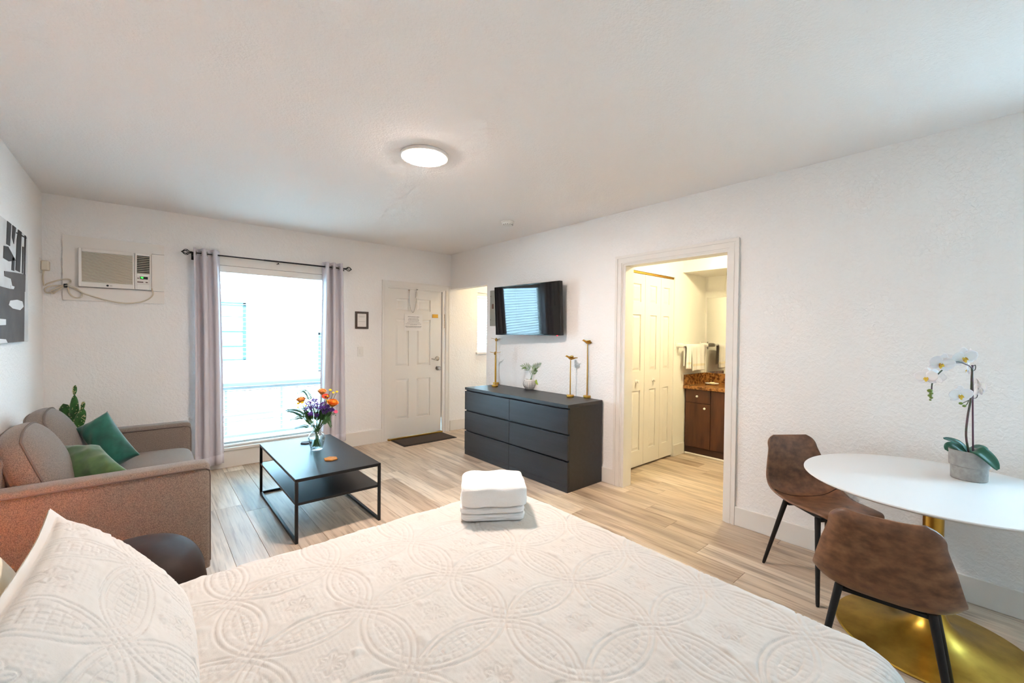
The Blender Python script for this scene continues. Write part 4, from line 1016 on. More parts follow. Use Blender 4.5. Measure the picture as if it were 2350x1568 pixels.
# ---------------------------------------------------------------- quilted relief: overlapping rings with stitched petals
def quilt_height(U, V, S=.275, seed=1):
    """relief in metres on coordinates in metres"""
    r = S/math.sqrt(2)
    cu = (np.floor(U/S)); cv = (np.floor(V/S))
    h = np.full(U.shape, .0); inside = np.zeros(U.shape, int); groove = np.zeros(U.shape); band = np.zeros(U.shape); inner = np.zeros(U.shape, int)
    def g(d, w): return np.exp(-(d/w)**2)
    for i in (-1, 0, 1):
        for j in (-1, 0, 1):
            x = U-(cu+i+.5)*S; y = V-(cv+j+.5)*S; d = np.sqrt(x*x+y*y); th = np.arctan2(y, x)
            inside += (d < r); inner += (d < r-.036)
            groove = np.maximum(groove, g(d-r, .0026)); groove = np.maximum(groove, .9*g(d-(r-.016), .0024))
            m = (d > r-.036) & (d < r-.016)
            sc_ = np.abs(np.sin(th*22)); band = np.where(m, np.maximum(band, .55*(1-sc_)**3), band)
            groove = np.maximum(groove, np.where(d < r, .8*g(d-(r-.036), .0022), 0))
    petal = (inside >= 2) & (inner >= 2)
    a, b = (U+V)/math.sqrt(2), (U-V)/math.sqrt(2)
    q = .0175
    hatch = np.maximum(g((U/q-np.round(U/q))*q, .0018), g((V/q-np.round(V/q))*q, .0018))
    groove = np.maximum(groove, np.where(petal, .85*hatch, 0))
    # open field between the petals: little flower with radiating stitches
    x = U-(cu+.5)*S; y = V-(cv+.5)*S; d = np.sqrt(x*x+y*y); th = np.arctan2(y, x); fieldm = inside == 1
    fl = np.maximum(g(d-.030-.006*np.cos(6*th), .0028), np.where(d < .03, g(np.sin(th*6)*d/6, .0016), 0))
    st = q*1.1; dots = (.5+.5*np.cos(2*PI*U/(q*.62)))*(.5+.5*np.cos(2*PI*V/(q*.62)))
    groove = np.maximum(groove, np.where(fieldm, np.maximum(.9*fl, .35*dots*(d > .036)*(d < .075)), 0))
    groove = np.maximum(groove, band)
    stitch = .75+.25*np.cos(2*PI*(U+V)/.0065)*np.cos(2*PI*(U-V)/.0065)
    puck = .5*vnoise(U/.012, V/.012, seed)+.5*vnoise(U/.028, V/.028, seed+1)+.8*vnoise(U/.055, V/.040, seed+2)
    big = np.maximum(0, vnoise(U/.035, V/.03, seed+5)-.35)*np.where(fieldm & (d > .05), 1.8, .25)
    return -.0042*groove*stitch+.0013*puck+.0042*big
def grid_mesh(name, P, m, parent, faces_mask=None):
    nu, nv = P.shape[:2]; me = bpy.data.meshes.new(name)
    o0 = np.array(ORG[parent]); co = (P.reshape(-1, 3)-o0).astype(np.float32)
    idx = np.arange(nu*nv).reshape(nu, nv); q = np.stack([idx[:-1, :-1], idx[1:, :-1], idx[1:, 1:], idx[:-1, 1:]], -1).reshape(-1, 4)
    me.vertices.add(len(co)); me.vertices.foreach_set('co', co.ravel())
    me.loops.add(q.size); me.loops.foreach_set('vertex_index', q.ravel().astype(np.int32))
    me.polygons.add(len(q)); me.polygons.foreach_set('loop_start', np.arange(0, q.size, 4, dtype=np.int32))
    me.update(calc_edges=True); me.polygons.foreach_set('use_smooth', np.ones(len(q), bool)); me.update()
    me.materials.append(m); o = bpy.data.objects.new(name, me); col.objects.link(o); o.parent = parent; ORG[o] = ORG[parent]; return o
def displace(P, h):
    du = np.gradient(P, axis=0); dv = np.gradient(P, axis=1); n = np.cross(du, dv); n /= np.linalg.norm(n, axis=2, keepdims=True)+1e-12
    return P+n*h[..., None]
qr = thing('quilt', 'white quilted bedspread stitched with overlapping rings, covering the bed', 'bedspread', (.4, .9, .3))
step = .0031; R = .070; drop = .27
us = np.arange(BX0, BX1+drop, step); vs = np.arange(BY0-drop, BY1+drop, step)
U, Vv = np.meshgrid(us, vs, indexing='ij')
ix0, ix1, iy0, iy1 = BX0, BX1-R, BY0+R, BY1-R
CR = .06
QU = np.clip(U, ix0, ix1-CR); QV = np.clip(Vv, iy0+CR, iy1-CR)
DU, DV = U-QU, Vv-QV; D0 = np.sqrt(DU**2+DV**2)+1e-9
# distance outside the rounded inset rectangle
flat = (U <= ix1) & (Vv >= iy0) & (Vv <= iy1)
cornr = (U > ix1-CR) & ((Vv < iy0+CR) | (Vv > iy1-CR))
dx = np.maximum(U-ix1, 0); dyv = np.where(Vv < iy0, Vv-iy0, np.where(Vv > iy1, Vv-iy1, 0))
dist = np.where(cornr, np.maximum(D0-CR, 0), np.sqrt(dx**2+dyv**2))
dirx = np.where(cornr, DU/D0, np.where(dist > 0, dx/(dist+1e-9), 0)); diry = np.where(cornr, DV/D0, np.where(dist > 0, dyv/(dist+1e-9), 0))
basex = np.where(dist > 0, U-dirx*dist, U); basey = np.where(dist > 0, Vv-diry*dist, Vv)
ang = np.minimum(dist/R, PI/2); hor = R*np.sin(ang); drp = R*(1-np.cos(ang))+np.maximum(dist-R*PI/2, 0)
folds = .010*np.sin((U*1.0+Vv*1.3)*17+np.arctan2(diry, dirx+1e-9)*7)*np.clip((dist-.08)/.2, 0, 1)
soft = .004*vnoise(U/.35, Vv/.35, 3)+.0035*vnoise(U/.14, Vv/.18, 4)
Pq = np.stack([basex+dirx*(hor+folds), basey+diry*(hor+folds), BZ-drp+soft], -1)
Pq = displace(Pq, quilt_height(U-1.282+.275*8, Vv-.590+.275*8))
grid_mesh('cloth', Pq, M_['quilt'], qr)
# ---------------------------------------------------------------- quilted sham leaning on the pillows
sh = thing('quilted_pillow', 'white quilted pillow sham propped at the head of the bed', 'pillow', (-.12, 1.3, .65))
A_, B_ = .74, .47
cT = Vector((-.195, 1.615, .945)); cB = Vector((.055, 1.640, .640))       # far top and far bottom corners
slope = (cB-cT).normalized()
e_a = Vector((-.03, -1, .01)).normalized(); e_n = e_a.cross(slope); e_n = e_n if e_n.x > 0 else -e_n
na, nb = 330, 215
a_ = np.linspace(0, 1, na); b_ = np.linspace(0, 1, nb); AA, BB = np.meshgrid(a_, b_, indexing='ij')
def sham_side(sgn, T):
    x, y = 2*AA-1, 2*BB-1
    fl = .026; xi = np.clip(x/(1-2*fl/A_*1.0), -1, 1); yi = np.clip(y/(1-2*fl/B_*.9), -1, 1)
    th = T*(np.maximum(0, (1-xi**2)*(1-yi**2)))**.40
    th = th*(1+.12*vnoise(AA*3, BB*3, 12)) - .018*np.exp(-((x-.15)**2/.05+(y+.05)**2/.10))*(sgn > 0)
    pin = 1-.05*(1-y*y)*(np.abs(x)**4)
    pa = (x*pin*.5+.5)*A_; pb = ((y*(1-.06*(1-x*x)*(np.abs(y)**4)))*.5+.5)*B_
    P = np.array(cT)[None, None]+pa[..., None]*np.array(e_a)+pb[..., None]*np.array(slope)+(sgn*(th+.0018))[..., None]*np.array(e_n)
    P[..., 2] += .006*vnoise(AA*4, BB*2, 5)
    if sgn > 0:
        m = ((np.abs(x) < 1-2*fl/A_) & (np.abs(y) < 1-2*fl/B_*.9)).astype(float)
        P2 = displace(P, (.95*quilt_height(pa*1.0+.05, pb*1.0+.1, .30, 9))*m*(-1 if np.cross(np.gradient(P, axis=0)[50, 50], np.gradient(P, axis=1)[50, 50]) @ np.array(e_n) < 0 else 1)); return P2
    return P
grid_mesh('front', sham_side(1, .072), M_['quilt'], sh); grid_mesh('back', sham_side(-1, .06), M_['linen'], sh)
pl2 = thing('bed_pillow', 'cream bed pillow behind the quilted sham', 'pillow', (-.38, 1.25, .65))
b = MB(); cushion(b, (0,0,0), (.085, .335, .225), 14, 3.6, (.35, .05, .05), oriented((-.335, 1.265, .835), (-.42, 0, .9), (.9, 0, .42)), .006, 1); b.build('case', M_['linen'], pl2, smooth=True, angle=180)
# ---------------------------------------------------------------- towels on the bed
def folded_towel(label, c, ux, w, d, h, layers, seed, bulge=.006):
    """a stack of folds seen end-on: rounded layers joined at alternate sides"""
    root = thing('folded_towel', label, 'towel', (c[0], c[1], c[2]), 'white towels folded on the bed')
    ux = Vector(ux).normalized(); uy = Vector((0,0,1)).cross(ux); M = Matrix((ux, uy, Vector((0,0,1)))).transposed().to_4x4(); M.translation = Vector(c)
    r = random.Random(seed); lh = h/layers
    for i in range(layers):
        b = MB(); ww = w*(1+r.uniform(-.02, .02)); dd = d*(1+r.uniform(-.03, .03))
        cushion(b, (r.uniform(-.004, .004), r.uniform(-.004, .004), lh*(i+.5)), (ww/2, dd/2, lh/2*1.03), 18, 9, (.005, .01, .05), M, .0022, seed+i)
        b.build('fold', M_['towel'], root, smooth=True, angle=180)
    return root
tA = px(1058, 1199, z=BZ+.004); tB = px(1207, 1194, z=BZ+.004); tdir = (tB-tA); tdir.z = 0; tw = tdir.length; tdir.normalize()
tperp = Vector((-tdir.y, tdir.x, 0)); tperp = tperp if tperp.dot(FW) > 0 else -tperp
tc_ = (tA+tB)/2+tperp*.125
folded_towel('small folded white towel, lower of the two on the bed', (tc_.x, tc_.y, BZ+.003), tdir, tw, .25, .052, 2, 3)
folded_towel('thick folded white bath towel lying on top of the smaller one', (tc_.x, tc_.y, BZ+.056), tdir, tw*1.03, .25, .080, 1, 11)
# ================================================================ DINING TABLE
RX, RY, RZ, RR = 2.768, .200, .742, .500
tb = thing('round_table', 'round white table on a flared brass pedestal', 'table', (RX, RY, 0))
MB().lathe([(.001, RZ-.019), (RR-.05, RZ-.019), (RR-.012, RZ-.014), (RR, RZ-.006), (RR, RZ-.003), (RR-.003, RZ), (.001, RZ)], 96, (RX, RY, 0)).build('top', M_['tabletop'], tb, smooth=True, angle=35)
prof = [(.001, 0), (.352, 0), (.356, .006), (.352, .012), (.30, .018), (.22, .030), (.15, .048), (.10, .072), (.065, .105), (.045, .15), (.038, .20)]
MB().lathe(prof, 80, (RX, RY, 0)).build('base', M_['goldbase'], tb, smooth=True, angle=40)
MB().lathe([(.0365, .195), (.0365, .60), (.0365, .705), (.15, .712), (.15, RZ-.019), (.001, RZ-.019)], 40, (RX, RY, 0)).build('column', M_['gold'], tb, smooth=True, angle=40)
# ================================================================ CHAIRS
def chair_proto(label):
    root = thing('dining_chair', label, 'chair', (0,0,0), 'leather shell chairs at the round table')
    # centre line from seat front (s=0) to back top (s=1); chair faces +x
    cl = catmull([(.235, 0, .438), (.20, 0, .457), (.08, 0, .452), (-.06, 0, .440), (-.155, 0, .452), (-.215, 0, .515), (-.245, 0, .62), (-.268, 0, .70), (-.290, 0, .785)], 10)
    cum = [0]
    for i in range(1, len(cl)): cum.append(cum[-1]+(cl[i]-cl[i-1]).length)
    def at(s):
        d = s*cum[-1]; i = max(j for j in range(len(cum)) if cum[j] <= d+1e-9); i = min(i, len(cl)-2)
        t = (d-cum[i])/(cum[i+1]-cum[i]); return cl[i].lerp(cl[i+1], t), (cl[i+1]-cl[i]).normalized()
    ws = [(0, .170), (.15, .186), (.30, .196), (.40, .207), (.47, .215), (.54, .2175), (.62, .212), (.75, .192), (.90, .160), (1, .142)]
    def width(s):
        q = min(max(s, .10), .90)
        for i in range(len(ws)-1):
            if q <= ws[i+1][0]:
                w0, w1, w2, w3 = ws[max(i-1, 0)][1], ws[i][1], ws[i+1][1], ws[min(i+2, len(ws)-1)][1]; t = (q-ws[i][0])/(ws[i+1][0]-ws[i][0])
                w = .5*((2*w1)+(w2-w0)*t+(2*w0-5*w1+4*w2-w3)*t*t+(3*w1-w0-3*w2+w3)*t**3); break
        if s > .90: w *= (1-((s-.90)/.10)**2.6*.62)**(1/2.4)
        if s < .10: w *= (1-((.10-s)/.10)**2.6*.62)**(1/2.4)
        return w
    def cup(s): return .030*math.exp(-((s-.10)/.3)**2)*.4+.046*math.exp(-((s-.52)/.17)**2)+.03*math.exp(-((s-.85)/.2)**2)
    def fn(u, v, off=0):
        s = u; t = 2*v-1; p, d = at(s); n = Vector((-d.z, 0, d.x)); n = n if (n.z > 0 or n.x > 0) else -n
        # inward normal: up on the seat, forward on the back
        n = Vector((d.z, 0, -d.x)); 
        if n.z < 0 and abs(d.x) > abs(d.z): n = -n
        if abs(d.z) >= abs(d.x) and n.x < 0: n = -n
        w = width(s); q = p+Vector((0, w*t, 0))+n*(cup(s)*abs(t)**3.4+off)
        return q
    nu, nv = 64, 24; b = MB(); T = .026
    top = [[fn(i/nu, j/nv, 0) for j in range(nv+1)] for i in range(nu+1)]
    # closed thick shell with rounded rim
    def rim(i, j): return min(i, nu-i)/nu*2.2, min(j, nv-j)/nv*1.2
    vs = []; fs = []
    for layer in (0, 1):
        for i in range(nu+1):
            for j in range(nv+1):
                a, c = rim(i, j); e = max(.10, min(1, (min(a, c)/.11)))**.5; th = T/2*e
                vs.append(fn(i/nu, j/nv, th if layer == 0 else -th))
    k = (nu+1)*(nv+1); w = nv+1
    for i in range(nu):
        for j in range(nv):
            fs.append((i*w+j, (i+1)*w+j, (i+1)*w+j+1, i*w+j+1)); fs.append((k+i*w+j, k+i*w+j+1, k+(i+1)*w+j+1, k+(i+1)*w+j))
    for i in range(nu):
        fs.append((i*w, k+i*w, k+(i+1)*w, (i+1)*w)); fs.append((i*w+nv, (i+1)*w+nv, k+(i+1)*w+nv, k+i*w+nv))
    for j in range(nv):
        fs.append((j, j+1, k+j+1, k+j)); fs.append((nu*w+j, k+nu*w+j, k+nu*w+j+1, nu*w+j+1))
    b.add(vs, fs); o = b.build('shell', M_['leather'], root, smooth=True, angle=180)
    seam = [fn(.455+.05*abs(2*v-1)**2, v, T/2+.0005) for v in [i/24 for i in range(1, 24)]]
    MB().tube(seam, .0022, 6).build('seam', M_['darkleather'], root, smooth=True)
    b = MB()
    for y in (-.10, .10): b.box(-.11, .13, y-.012, y+.012, .412, .427)
    for x in (-.105, .125): b.box(x-.010, x+.010, -.13, .13, .405, .418)
    b.build('seat_frame', M_['blackmetal'], root)
    for (x, y) in ((.15, .145), (.15, -.145), (-.135, .145), (-.135, -.145)):
        f = Vector((x*1.52, y*1.42, 0)); t = Vector((x*.86, y*.92, .428))
        MB().tube([f+Vector((0,0,.001)), f.lerp(t, .04), t], [.0075, .0095, .0145], 12).build('leg', M_['blackmetal'], root, smooth=True)
    return root
ch1 = chair_proto('brown leather shell chair by the wall, tucked under the far side of the table')
ch1.location = (2.962, .672, 0); ch1.rotation_euler = (0, 0, math.radians(-127))
ch2 = dup(ch1, (2.226, .294, 0), math.radians(6), 'brown leather shell chair with its back to the bed, nearest the camera')
# ================================================================ ORCHID
OX, OY = 2.990, .100
orc = thing('potted_orchid', 'white orchid in a grey stepped pot on the round table', 'orchid', (OX, OY, RZ))
MB().lathe([(.001, 0), (.060, 0), (.063, .003), (.064, .062), (.070, .066), (.073, .138), (.071, .140), (.068, .137), (.064, .10), (.001, .10)], 48, (OX, OY, RZ+.0004)).build('pot', M_['concrete'], orc, smooth=True, angle=40)
MB().lathe([(.001, .10), (.063, .10), (.063, .118), (.001, .124)], 24, (OX, OY, RZ)).build('moss', mat('orchid_bark', '#3b3024', .95, bump=(80, .8, .01)), orc, smooth=True)
OD = depth((OX, OY, RZ+.2))
def op(u, v, dd=0): return px(u, v, d=OD+dd)
M_['oleaf'] = mat('orchid_leaf', '#1f5c46', .35, var=('#174634', 8, 2)); M_['ostem'] = mat('orchid_stem', '#5b3a45', .5, var=('#3d4a2c', 30, 2)); M_['stake'] = mat('purple_stake', '#5a3548', .5)
M_['petal'] = mat('orchid_petal', '#f4f1f1', .55, sss=.15); M_['lip'] = mat('orchid_lip', '#e8c542', .5, var=('#a3402f', 70, 2, (1,1,1), .55, .7)); M_['bud'] = mat('orchid_bud', '#6d7f2e', .5)
def big_leaf(pts, w, nrm):
    P = catmull(pts, 6); b = MB(); n = len(P)
    def fn(u, v):
        i = min(int(u*(n-1)), n-2); p = P[i].lerp(P[i+1], u*(n-1)-i); t = (P[i+1]-P[i]).normalized(); s = t.cross(Vector(nrm)).normalized(); m_ = s.cross(t)
        ww = w*math.sin(PI*min(.97, .12+.88*u))**.55; q = (v-.5)*2
        return tuple(p+s*ww*q+m_*abs(q)*ww*.28)
    b.grid(fn, 18, 6); b.build('leaf', M_['oleaf'], orc, smooth=True, angle=180, solid=.003)
ctr = Vector((OX, OY, RZ+.118))
vw = (CAM-ctr).normalized()
big_leaf([ctr, op(2203, 1020), op(2185, 1012), op(2166, 1007)], .020, vw+Vector((0,0,1.2)))
big_leaf([ctr, op(2200, 1030, .03), op(2182, 1025, .04), op(2172, 1034, .05)], .026, vw+Vector((0,0,1)))
big_leaf([ctr, op(2245, 1036, -.06), op(2272, 1056, -.09), op(2290, 1078, -.10)], .028, vw+Vector((0,0,1)))
big_leaf([ctr, op(2250, 1030, .05), op(2268, 1044, .06), op(2276, 1050, .07)], .024, vw+Vector((0,0,1)))
MB().tube([op(2233, 1035), op(2231.5, 838)], .0034, 8).build('stake', M_['stake'], orc, smooth=True)
arch = catmull([op(2224, 1042, -.01), op(2217, 1000, -.01), op(2221, 955, -.01), op(2228, 915, -.008), op(2230, 870, -.007), op(2230, 846, -.008), op(2216, 836, -.02), op(2195, 831, -.03), op(2172, 842, -.035), op(2150, 862, -.04), op(2140, 878, -.04), op(2138, 895, -.04)], 6)
MB().tube(arch, [.0042]*30+[.0030]*(len(arch)-30), 8).build('flower_stem', M_['ostem'], orc, smooth=True)
for pts in ([op(2231, 843), op(2238, 838), op(2238, 848), op(2232, 852)], [op(2232, 915), op(2242, 912), op(2243, 898)], [op(2225, 906), op(2212, 904), op(2207, 902)], [op(2225, 918, -.01), op(2219, 921, -.01), op(2208, 926, -.01)], [op(2223, 920, -.01), op(2219, 928, -.01), op(2214, 932, -.01)]):
    MB().tube(catmull(pts, 5), .0017, 6).build('side_stem', M_['ostem'], orc, smooth=True)
def orchid_flower(u, v, dd, R, face, roll=0):
    c = op(u, v, dd); f = Vector(face).normalized(); up = (Vector((0,0,1))-f*f.z)
    up = up.normalized() if up.length > .1 else UP.copy(); up = Matrix.Rotation(roll, 3, f) @ up; Mx = oriented(c, f, up.cross(f)); b = None
    root = MB().ball((0,0,0), R*.10, 8, 6, Mx).build('flower', M_['petal'], orc, smooth=True)
    def petal(a, L, w, rnd, cup_, name='petal', m=None, z0=0):
        ca, sa = math.cos(a), math.sin(a)
        def fn(s, t):
            q = (t-.5)*2; ww = w*math.sin(PI*min(.975, .06+.94*s))**rnd; x = L*s; y = ww*q
            return (ca*x-sa*y, sa*x+ca*y, z0+cup_*L*s*s+.12*abs(q)*ww*s)
        MB().grid(fn, 8, 6, Mx).build(name, m or M_['petal'], root, smooth=True, angle=180, solid=.0012)
    petal(PI/2, R, R*.36, .7, -.10, 'sepal'); petal(-PI*.78, R*.92, R*.32, .7, -.10, 'sepal'); petal(-PI*.22, R*.92, R*.32, .7, -.10, 'sepal')
    petal(PI*.08, R*.98, R*.56, .55, .10, z0=R*.03); petal(PI*.92, R*.98, R*.56, .55, .10, z0=R*.03)
    petal(-PI/2, R*.45, R*.15, .6, .55, 'lip', M_['lip'], R*.05); petal(-PI/2-.7, R*.28, R*.10, .6, .8, 'lip', M_['lip'], R*.06); petal(-PI/2+.7, R*.28, R*.10, .6, .8, 'lip', M_['lip'], R*.06)
v0 = -FW
orchid_flower(2212, 820, -.03, .050, v0*.8+Vector((0,0,-.25))-RT*.25, .2)
orchid_flower(2228, 818, .0, .038, v0*.3+RT*.8, .1)
orchid_flower(2160, 834, -.05, .050, v0*.75-RT*.35+Vector((0,0,-.2)), -.25)
orchid_flower(2190, 826, .0, .042, -v0*.3+RT*.5+Vector((0,0,.5)), .4)
orchid_flower(2126, 866, -.06, .044, v0*.5-RT*.8, .1)
orchid_flower(2136, 862, -.02, .040, v0*.8+RT*.1, .35)
orchid_flower(2150, 866, .02, .034, -v0*.4+RT*.6, .2)
orchid_flower(2222, 848, .03, .034, -v0*.5-RT*.5, 0)
orchid_flower(2203, 906, -.04, .047, v0*.85-RT*.3+Vector((0,0,-.2)), .1)
orchid_flower(2246, 892, -.01, .048, v0*.35+RT*.85, -.15)
for (u, v, r) in ((2134, 897, .0105), (2137, 903, .008), (2134, 908, .0085), (2137, 913, .007), (2135, 918, .005), (2205, 926, .008), (2213, 932, .0075)):
    c = op(u, v, -.04 if u < 2180 else -.01); MB().ball(c, r, 10, 8, None, (1,1,.8)).build('bud', M_['bud'], orc, smooth=True)
# ================================================================ BATHROOM
yd = 2.535
BFR = [(.190, .832), (1.040, 1.640), (1.775, 1.965)]
bf = thing('bifold_door', 'white six-panel bifold closet door inside the lit bathroom', 'door', (4.2, 2.54, 0))
xs = [3.745, 4.066, 4.074, 4.392, 4.398, 4.668]
for (a, c, cols) in ((3.762, 4.069, (3.835, 3.995)), (4.073, 4.389, (4.170, 4.305)), (4.393, 4.668, (4.395+.055, 4.545+.03))):
    panel_door('leaf', M_['door'], a, c, .022, 2.072, yd, .034, [cols], BFR, parent=bf)
for (x, z) in ((3.92, .929), (4.244, .927)):
    b = MB(); knob(b, (x, yd, z), .017, .035); b.build('knob', M_['white'], bf, smooth=True)
boxes('track', M_['gold'], [(3.745, 4.67, yd-.003, yd+.03, 2.076, 2.096)], bf)
va = thing('vanity_cabinet', 'walnut bathroom vanity cabinet with drawer and doors', 'cabinet', (5.18, 1.9, 0))
VX0 = 4.925
boxes('body', M_['wood'], [(VX0+.018, 5.448, 1.05, 2.505, .09, .785)], va)
boxes('toe_kick', mat('dark_walnut', '#3a1f12', .5), [(VX0+.012, 5.44, 1.05, 2.505, 0.0005, .09)], va)
boxes('quarter_round', M_['trim'], [(VX0-.006, VX0+.012, 1.05, 2.505, .0005, .022)], va, bevel=.006)
def front(name, y0, y1, z0, z1, ky, kz):
    o = boxes(name, M_['wood'], [(VX0, VX0+.018, y0, y1, z0, z1)], va, bevel=.002)
    b = MB(); b.ball((VX0-.018, ky, kz), .014, 12, 8); b.tube([(VX0, ky, kz), (VX0-.018, ky, kz)], .005, 8); b.build('knob', M_['white'], o, smooth=True)
front('drawer', 2.204, 2.500, .628, .780, 2.352, .706); front('door', 2.204, 2.500, .100, .622, 2.262, .572); front('door', 1.80, 2.198, .100, .780, 1.84, .572)
front('door', 1.40, 1.795, .100, .780, 1.755, .572)
cn = thing('countertop', 'mottled brown granite countertop with backsplash in the bathroom', 'countertop', (5.18, 1.9, .79))
boxes('slab', M_['granite'], [(VX0-.035, 5.449, 1.05, 2.517, .786, .826)], cn, bevel=.006)
boxes('backsplash', M_['granite'], [(5.428, 5.449, 1.05, 2.50, .826, .952)], cn, bevel=.003)
boxes('side_splash', M_['granite'], [(VX0-.02, 5.428, 2.497, 2.517, .826, .952)], cn, bevel=.003)
sk = MB().lathe([(.001, -.0), (.10, .004), (.17, .012), (.205, .022), (.21, .016), (.20, .001)], 36, (5.18, 1.74, .8265)); tag(sk.build('sink_basin', M_['white'], org=(5.18, 1.74, .8265), smooth=True), 'white oval sink rim set in the granite countertop', 'sink')
sd_ = thing('soap_dish', 'small white dish with soap on the granite countertop', 'soap dish', (5.28, 2.33, .826))
c = px(1634, 878, z=.833); c.x = min(c.x, 5.38)
p = px(1634, 878, x=5.22); MB().lathe([(.001, 0), (.055, 0), (.075, .012), (.078, .018), (.066, .012), (.001, .010)], 28, (5.22, p.y, .827)).build('dish', M_['white'], sd_, smooth=True)
b = MB(); cushion(b, (5.22, p.y, .847), (.036, .026, .010), 8, 3); b.build('soap', mat('pale_soap', '#e9ddb8', .5), sd_, smooth=True)
mi = thing('bathroom_mirror', 'frameless wall mirror above the bathroom counter', 'mirror', (5.45, 1.85, .96))
boxes('glass', M_['mirror'], [(5.443, 5.449, 1.10, 2.495, .955, 1.905)], mi)
boxes('edge_strip', M_['trim'], [(5.438, 5.449, 2.495, 2.508, .955, 1.91)], mi)
# towel bar and hanging towels
br = thing('towel_bar', 'white ceramic towel bar on the bathroom side wall', 'towel bar', (5.03, 2.52, 1.3))
for x in (4.720, 5.340):
    b = MB(); b.prism([(x-.035, 1.255), (x+.035, 1.255), (x+.030, 1.345), (x-.030, 1.345)], 2.508, 2.520, 'y'); cushion(b, (x, 2.475, 1.305), (.020, .045, .024), 8, 4); b.build('post', M_['white'], br, smooth=True, angle=50)
MB().tube([(4.70, 2.445, 1.305), (5.36, 2.445, 1.305)], .011, 12).build('bar', M_['white'], br, smooth=True)
def hung(label, x0, x1, zf, zb, seed):
    root = thing('hand_towel', label, 'towel', ((x0+x1)/2, 2.445, zf), 'towels on the bathroom bar')
    tot = (1.305-zf)+(1.305-zb)
    def fn(u, v):
        x = lerp(x0, x1, u); d = v*tot; wv = .006*math.sin(u*9+seed)+.004*math.sin(u*21+seed*2)
        if d < 1.305-zf: z = zf+d; y = 2.445-.017-wv*(1-v)-.006
        else: z = 1.305-(d-(1.305-zf)); y = 2.445+.017+wv*.4
        if abs(d-(1.305-zf)) < .02: z = 1.305+.014-.012*abs(d-(1.305-zf))/.02; y = 2.445-.017+.034*((d-(1.305-zf))/.04+.5)
        return (x+.010*math.sin(v*5+seed)*(1-v), y, z)
    MB().grid(fn, 26, 40).build('cloth', M_['towel'], root, smooth=True, angle=180, solid=.008)
    MB().grid(lambda u, v: tuple(Vector(fn(u, .10+.05*v))+Vector((0, -.0055, 0))), 26, 2).build('dobby_band', M_['linen'], root, smooth=True, angle=180)
hung('wide white towel hanging in front on the bathroom bar', 4.905, 5.240, 1.000, 1.05, 1)
hung('narrow white towel at the left end of the bathroom bar', 4.790, 4.900, 1.030, 1.06, 4)
# ================================================================ LAMPS
M_['warm'] = mat('warm_diffuser', '#ffffff', .6, emit=('#ffece0', 122.0))
LX, LY = 1.352, 2.448
cl_ = thing('ceiling_light', 'lit round flush ceiling light in the middle of the ceiling', 'ceiling light', (LX, LY, H))
MB().lathe([(.001, 0), (.145, 0), (.150, -.004), (.150, -.018), (.146, -.022), (.139, -.022), (.138, -.016)], 48, (LX, LY, H)).build('rim', M_['white'], cl_, smooth=True)
MB().lathe([(.001, -.034), (.06, -.0335), (.11, -.031), (.130, -.027), (.1385, -.020)], 48, (LX, LY, H)).build('diffuser', M_['warm'], cl_, smooth=True)
sm_c = (px(1148, 509, z=H)+px(1182, 509, z=H))/2
sd = thing('smoke_detector', 'white round smoke detector on the ceiling near the right wall', 'smoke detector', (sm_c.x, sm_c.y, H))
MB().lathe([(.001, 0), (.066, 0), (.068, -.008), (.060, -.012), (.058, -.026), (.050, -.036), (.001, -.038)], 36, (sm_c.x, sm_c.y, H-.0003)).build('case', M_['white'], sd, smooth=True, angle=35)
for i in range(7):
    a = PI+i*.45; MB().ball((sm_c.x+.052*math.cos(a), sm_c.y+.052*math.sin(a), H-.034), .004, 6, 4).build('vent_hole', M_['ink'], sd)
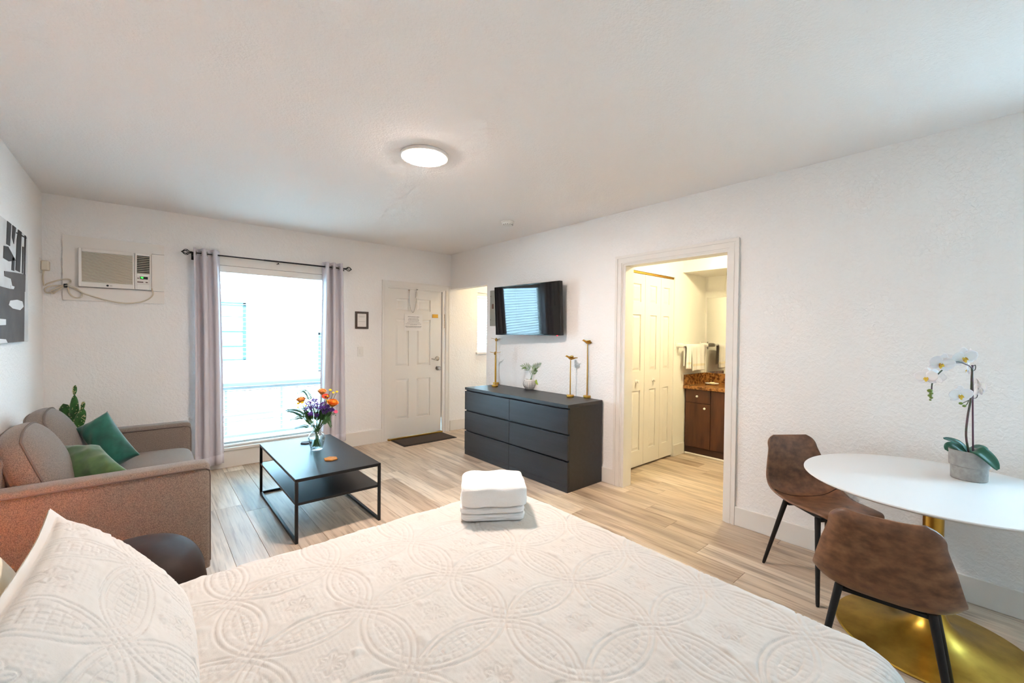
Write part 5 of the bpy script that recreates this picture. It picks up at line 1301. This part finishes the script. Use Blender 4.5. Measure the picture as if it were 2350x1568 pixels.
# bathroom and alcove ceiling lights, out of view behind the door heads
M_['bwarm'] = mat('bathroom_diffuser', '#ffffff', .6, emit=('#ffefc0', 70.0))
bl = thing('bathroom_light', 'lit round ceiling light inside the bathroom', 'ceiling light', (4.25, 1.60, 2.46))
MB().lathe([(.001, -.07), (.08, -.062), (.12, -.04), (.13, -.004)], 32, (4.25, 1.60, 2.46)).build('diffuser', M_['bwarm'], bl, smooth=True)
MB().lathe([(.001, 0), (.14, 0), (.14, -.012), (.13, -.014)], 32, (4.25, 1.60, 2.46)).build('rim', M_['white'], bl, smooth=True)
M_['awarm'] = mat('alcove_diffuser', '#ffffff', .6, emit=('#ffe2b0', 34.0))
al = thing('alcove_light', 'lit small ceiling light inside the alcove', 'ceiling light', (4.3, 4.75, 2.36))
MB().lathe([(.001, -.05), (.06, -.045), (.09, -.03), (.10, -.002)], 28, (4.3, 4.75, 2.36)).build('diffuser', M_['awarm'], al, smooth=True)
# bedside lamp left of the frame: its warm glow falls on the sofa arm and the pillow backs
ns = thing('nightstand', 'small dark nightstand between the bed and sofa', 'nightstand', (-.54, 2.42, 0))
boxes('body', M_['dresser'], [(X0+.018, -.46, 2.25, 2.60, .06, .46)], ns, bevel=.004)
boxes('drawer', M_['dresser'], [(-.464, -.452, 2.26, 2.59, .27, .45)], ns, bevel=.002)
for (x, y) in ((X0+.04, 2.28), (X0+.04, 2.57), (-.48, 2.28), (-.48, 2.57)): boxes('leg', M_['black'], [(x-.012, x+.012, y-.012, y+.012, 0, .06)], ns)
def shade_mat():
    m = bpy.data.materials.new('linen_shade'); m.use_nodes = True; N = m.node_tree.nodes; L = m.node_tree.links
    N.remove(N['Principled BSDF']); d = N.new('ShaderNodeBsdfDiffuse'); t = N.new('ShaderNodeBsdfTranslucent'); x = N.new('ShaderNodeMixShader')
    d.inputs['Color'].default_value = lin('#ecdcc0'); t.inputs['Color'].default_value = lin('#ecc896'); x.inputs['Fac'].default_value = .6
    L.new(d.outputs[0], x.inputs[1]); L.new(t.outputs[0], x.inputs[2]); L.new(x.outputs[0], N['Material Output'].inputs['Surface']); return m
lp = thing('table_lamp', 'lit bedside lamp with fabric shade on the nightstand', 'lamp', (-.565, 2.43, .46))
MB().lathe([(.001, 0), (.06, 0), (.06, .015), (.012, .03), (.012, .20), (.001, .20)], 24, (-.565, 2.43, .461)).build('base', M_['gold'], lp, smooth=True, angle=40)
MB().ball((-.565, 2.43, .70), .035, 12, 8).build('bulb', mat('warm_bulb', '#ffffff', .5, emit=('#ff9a4a', 700.0)), lp, smooth=True)
MB().lathe([(.105, .19), (.075, .36)], 32, (-.565, 2.43, .46)).build('shade', shade_mat(), lp, smooth=True)
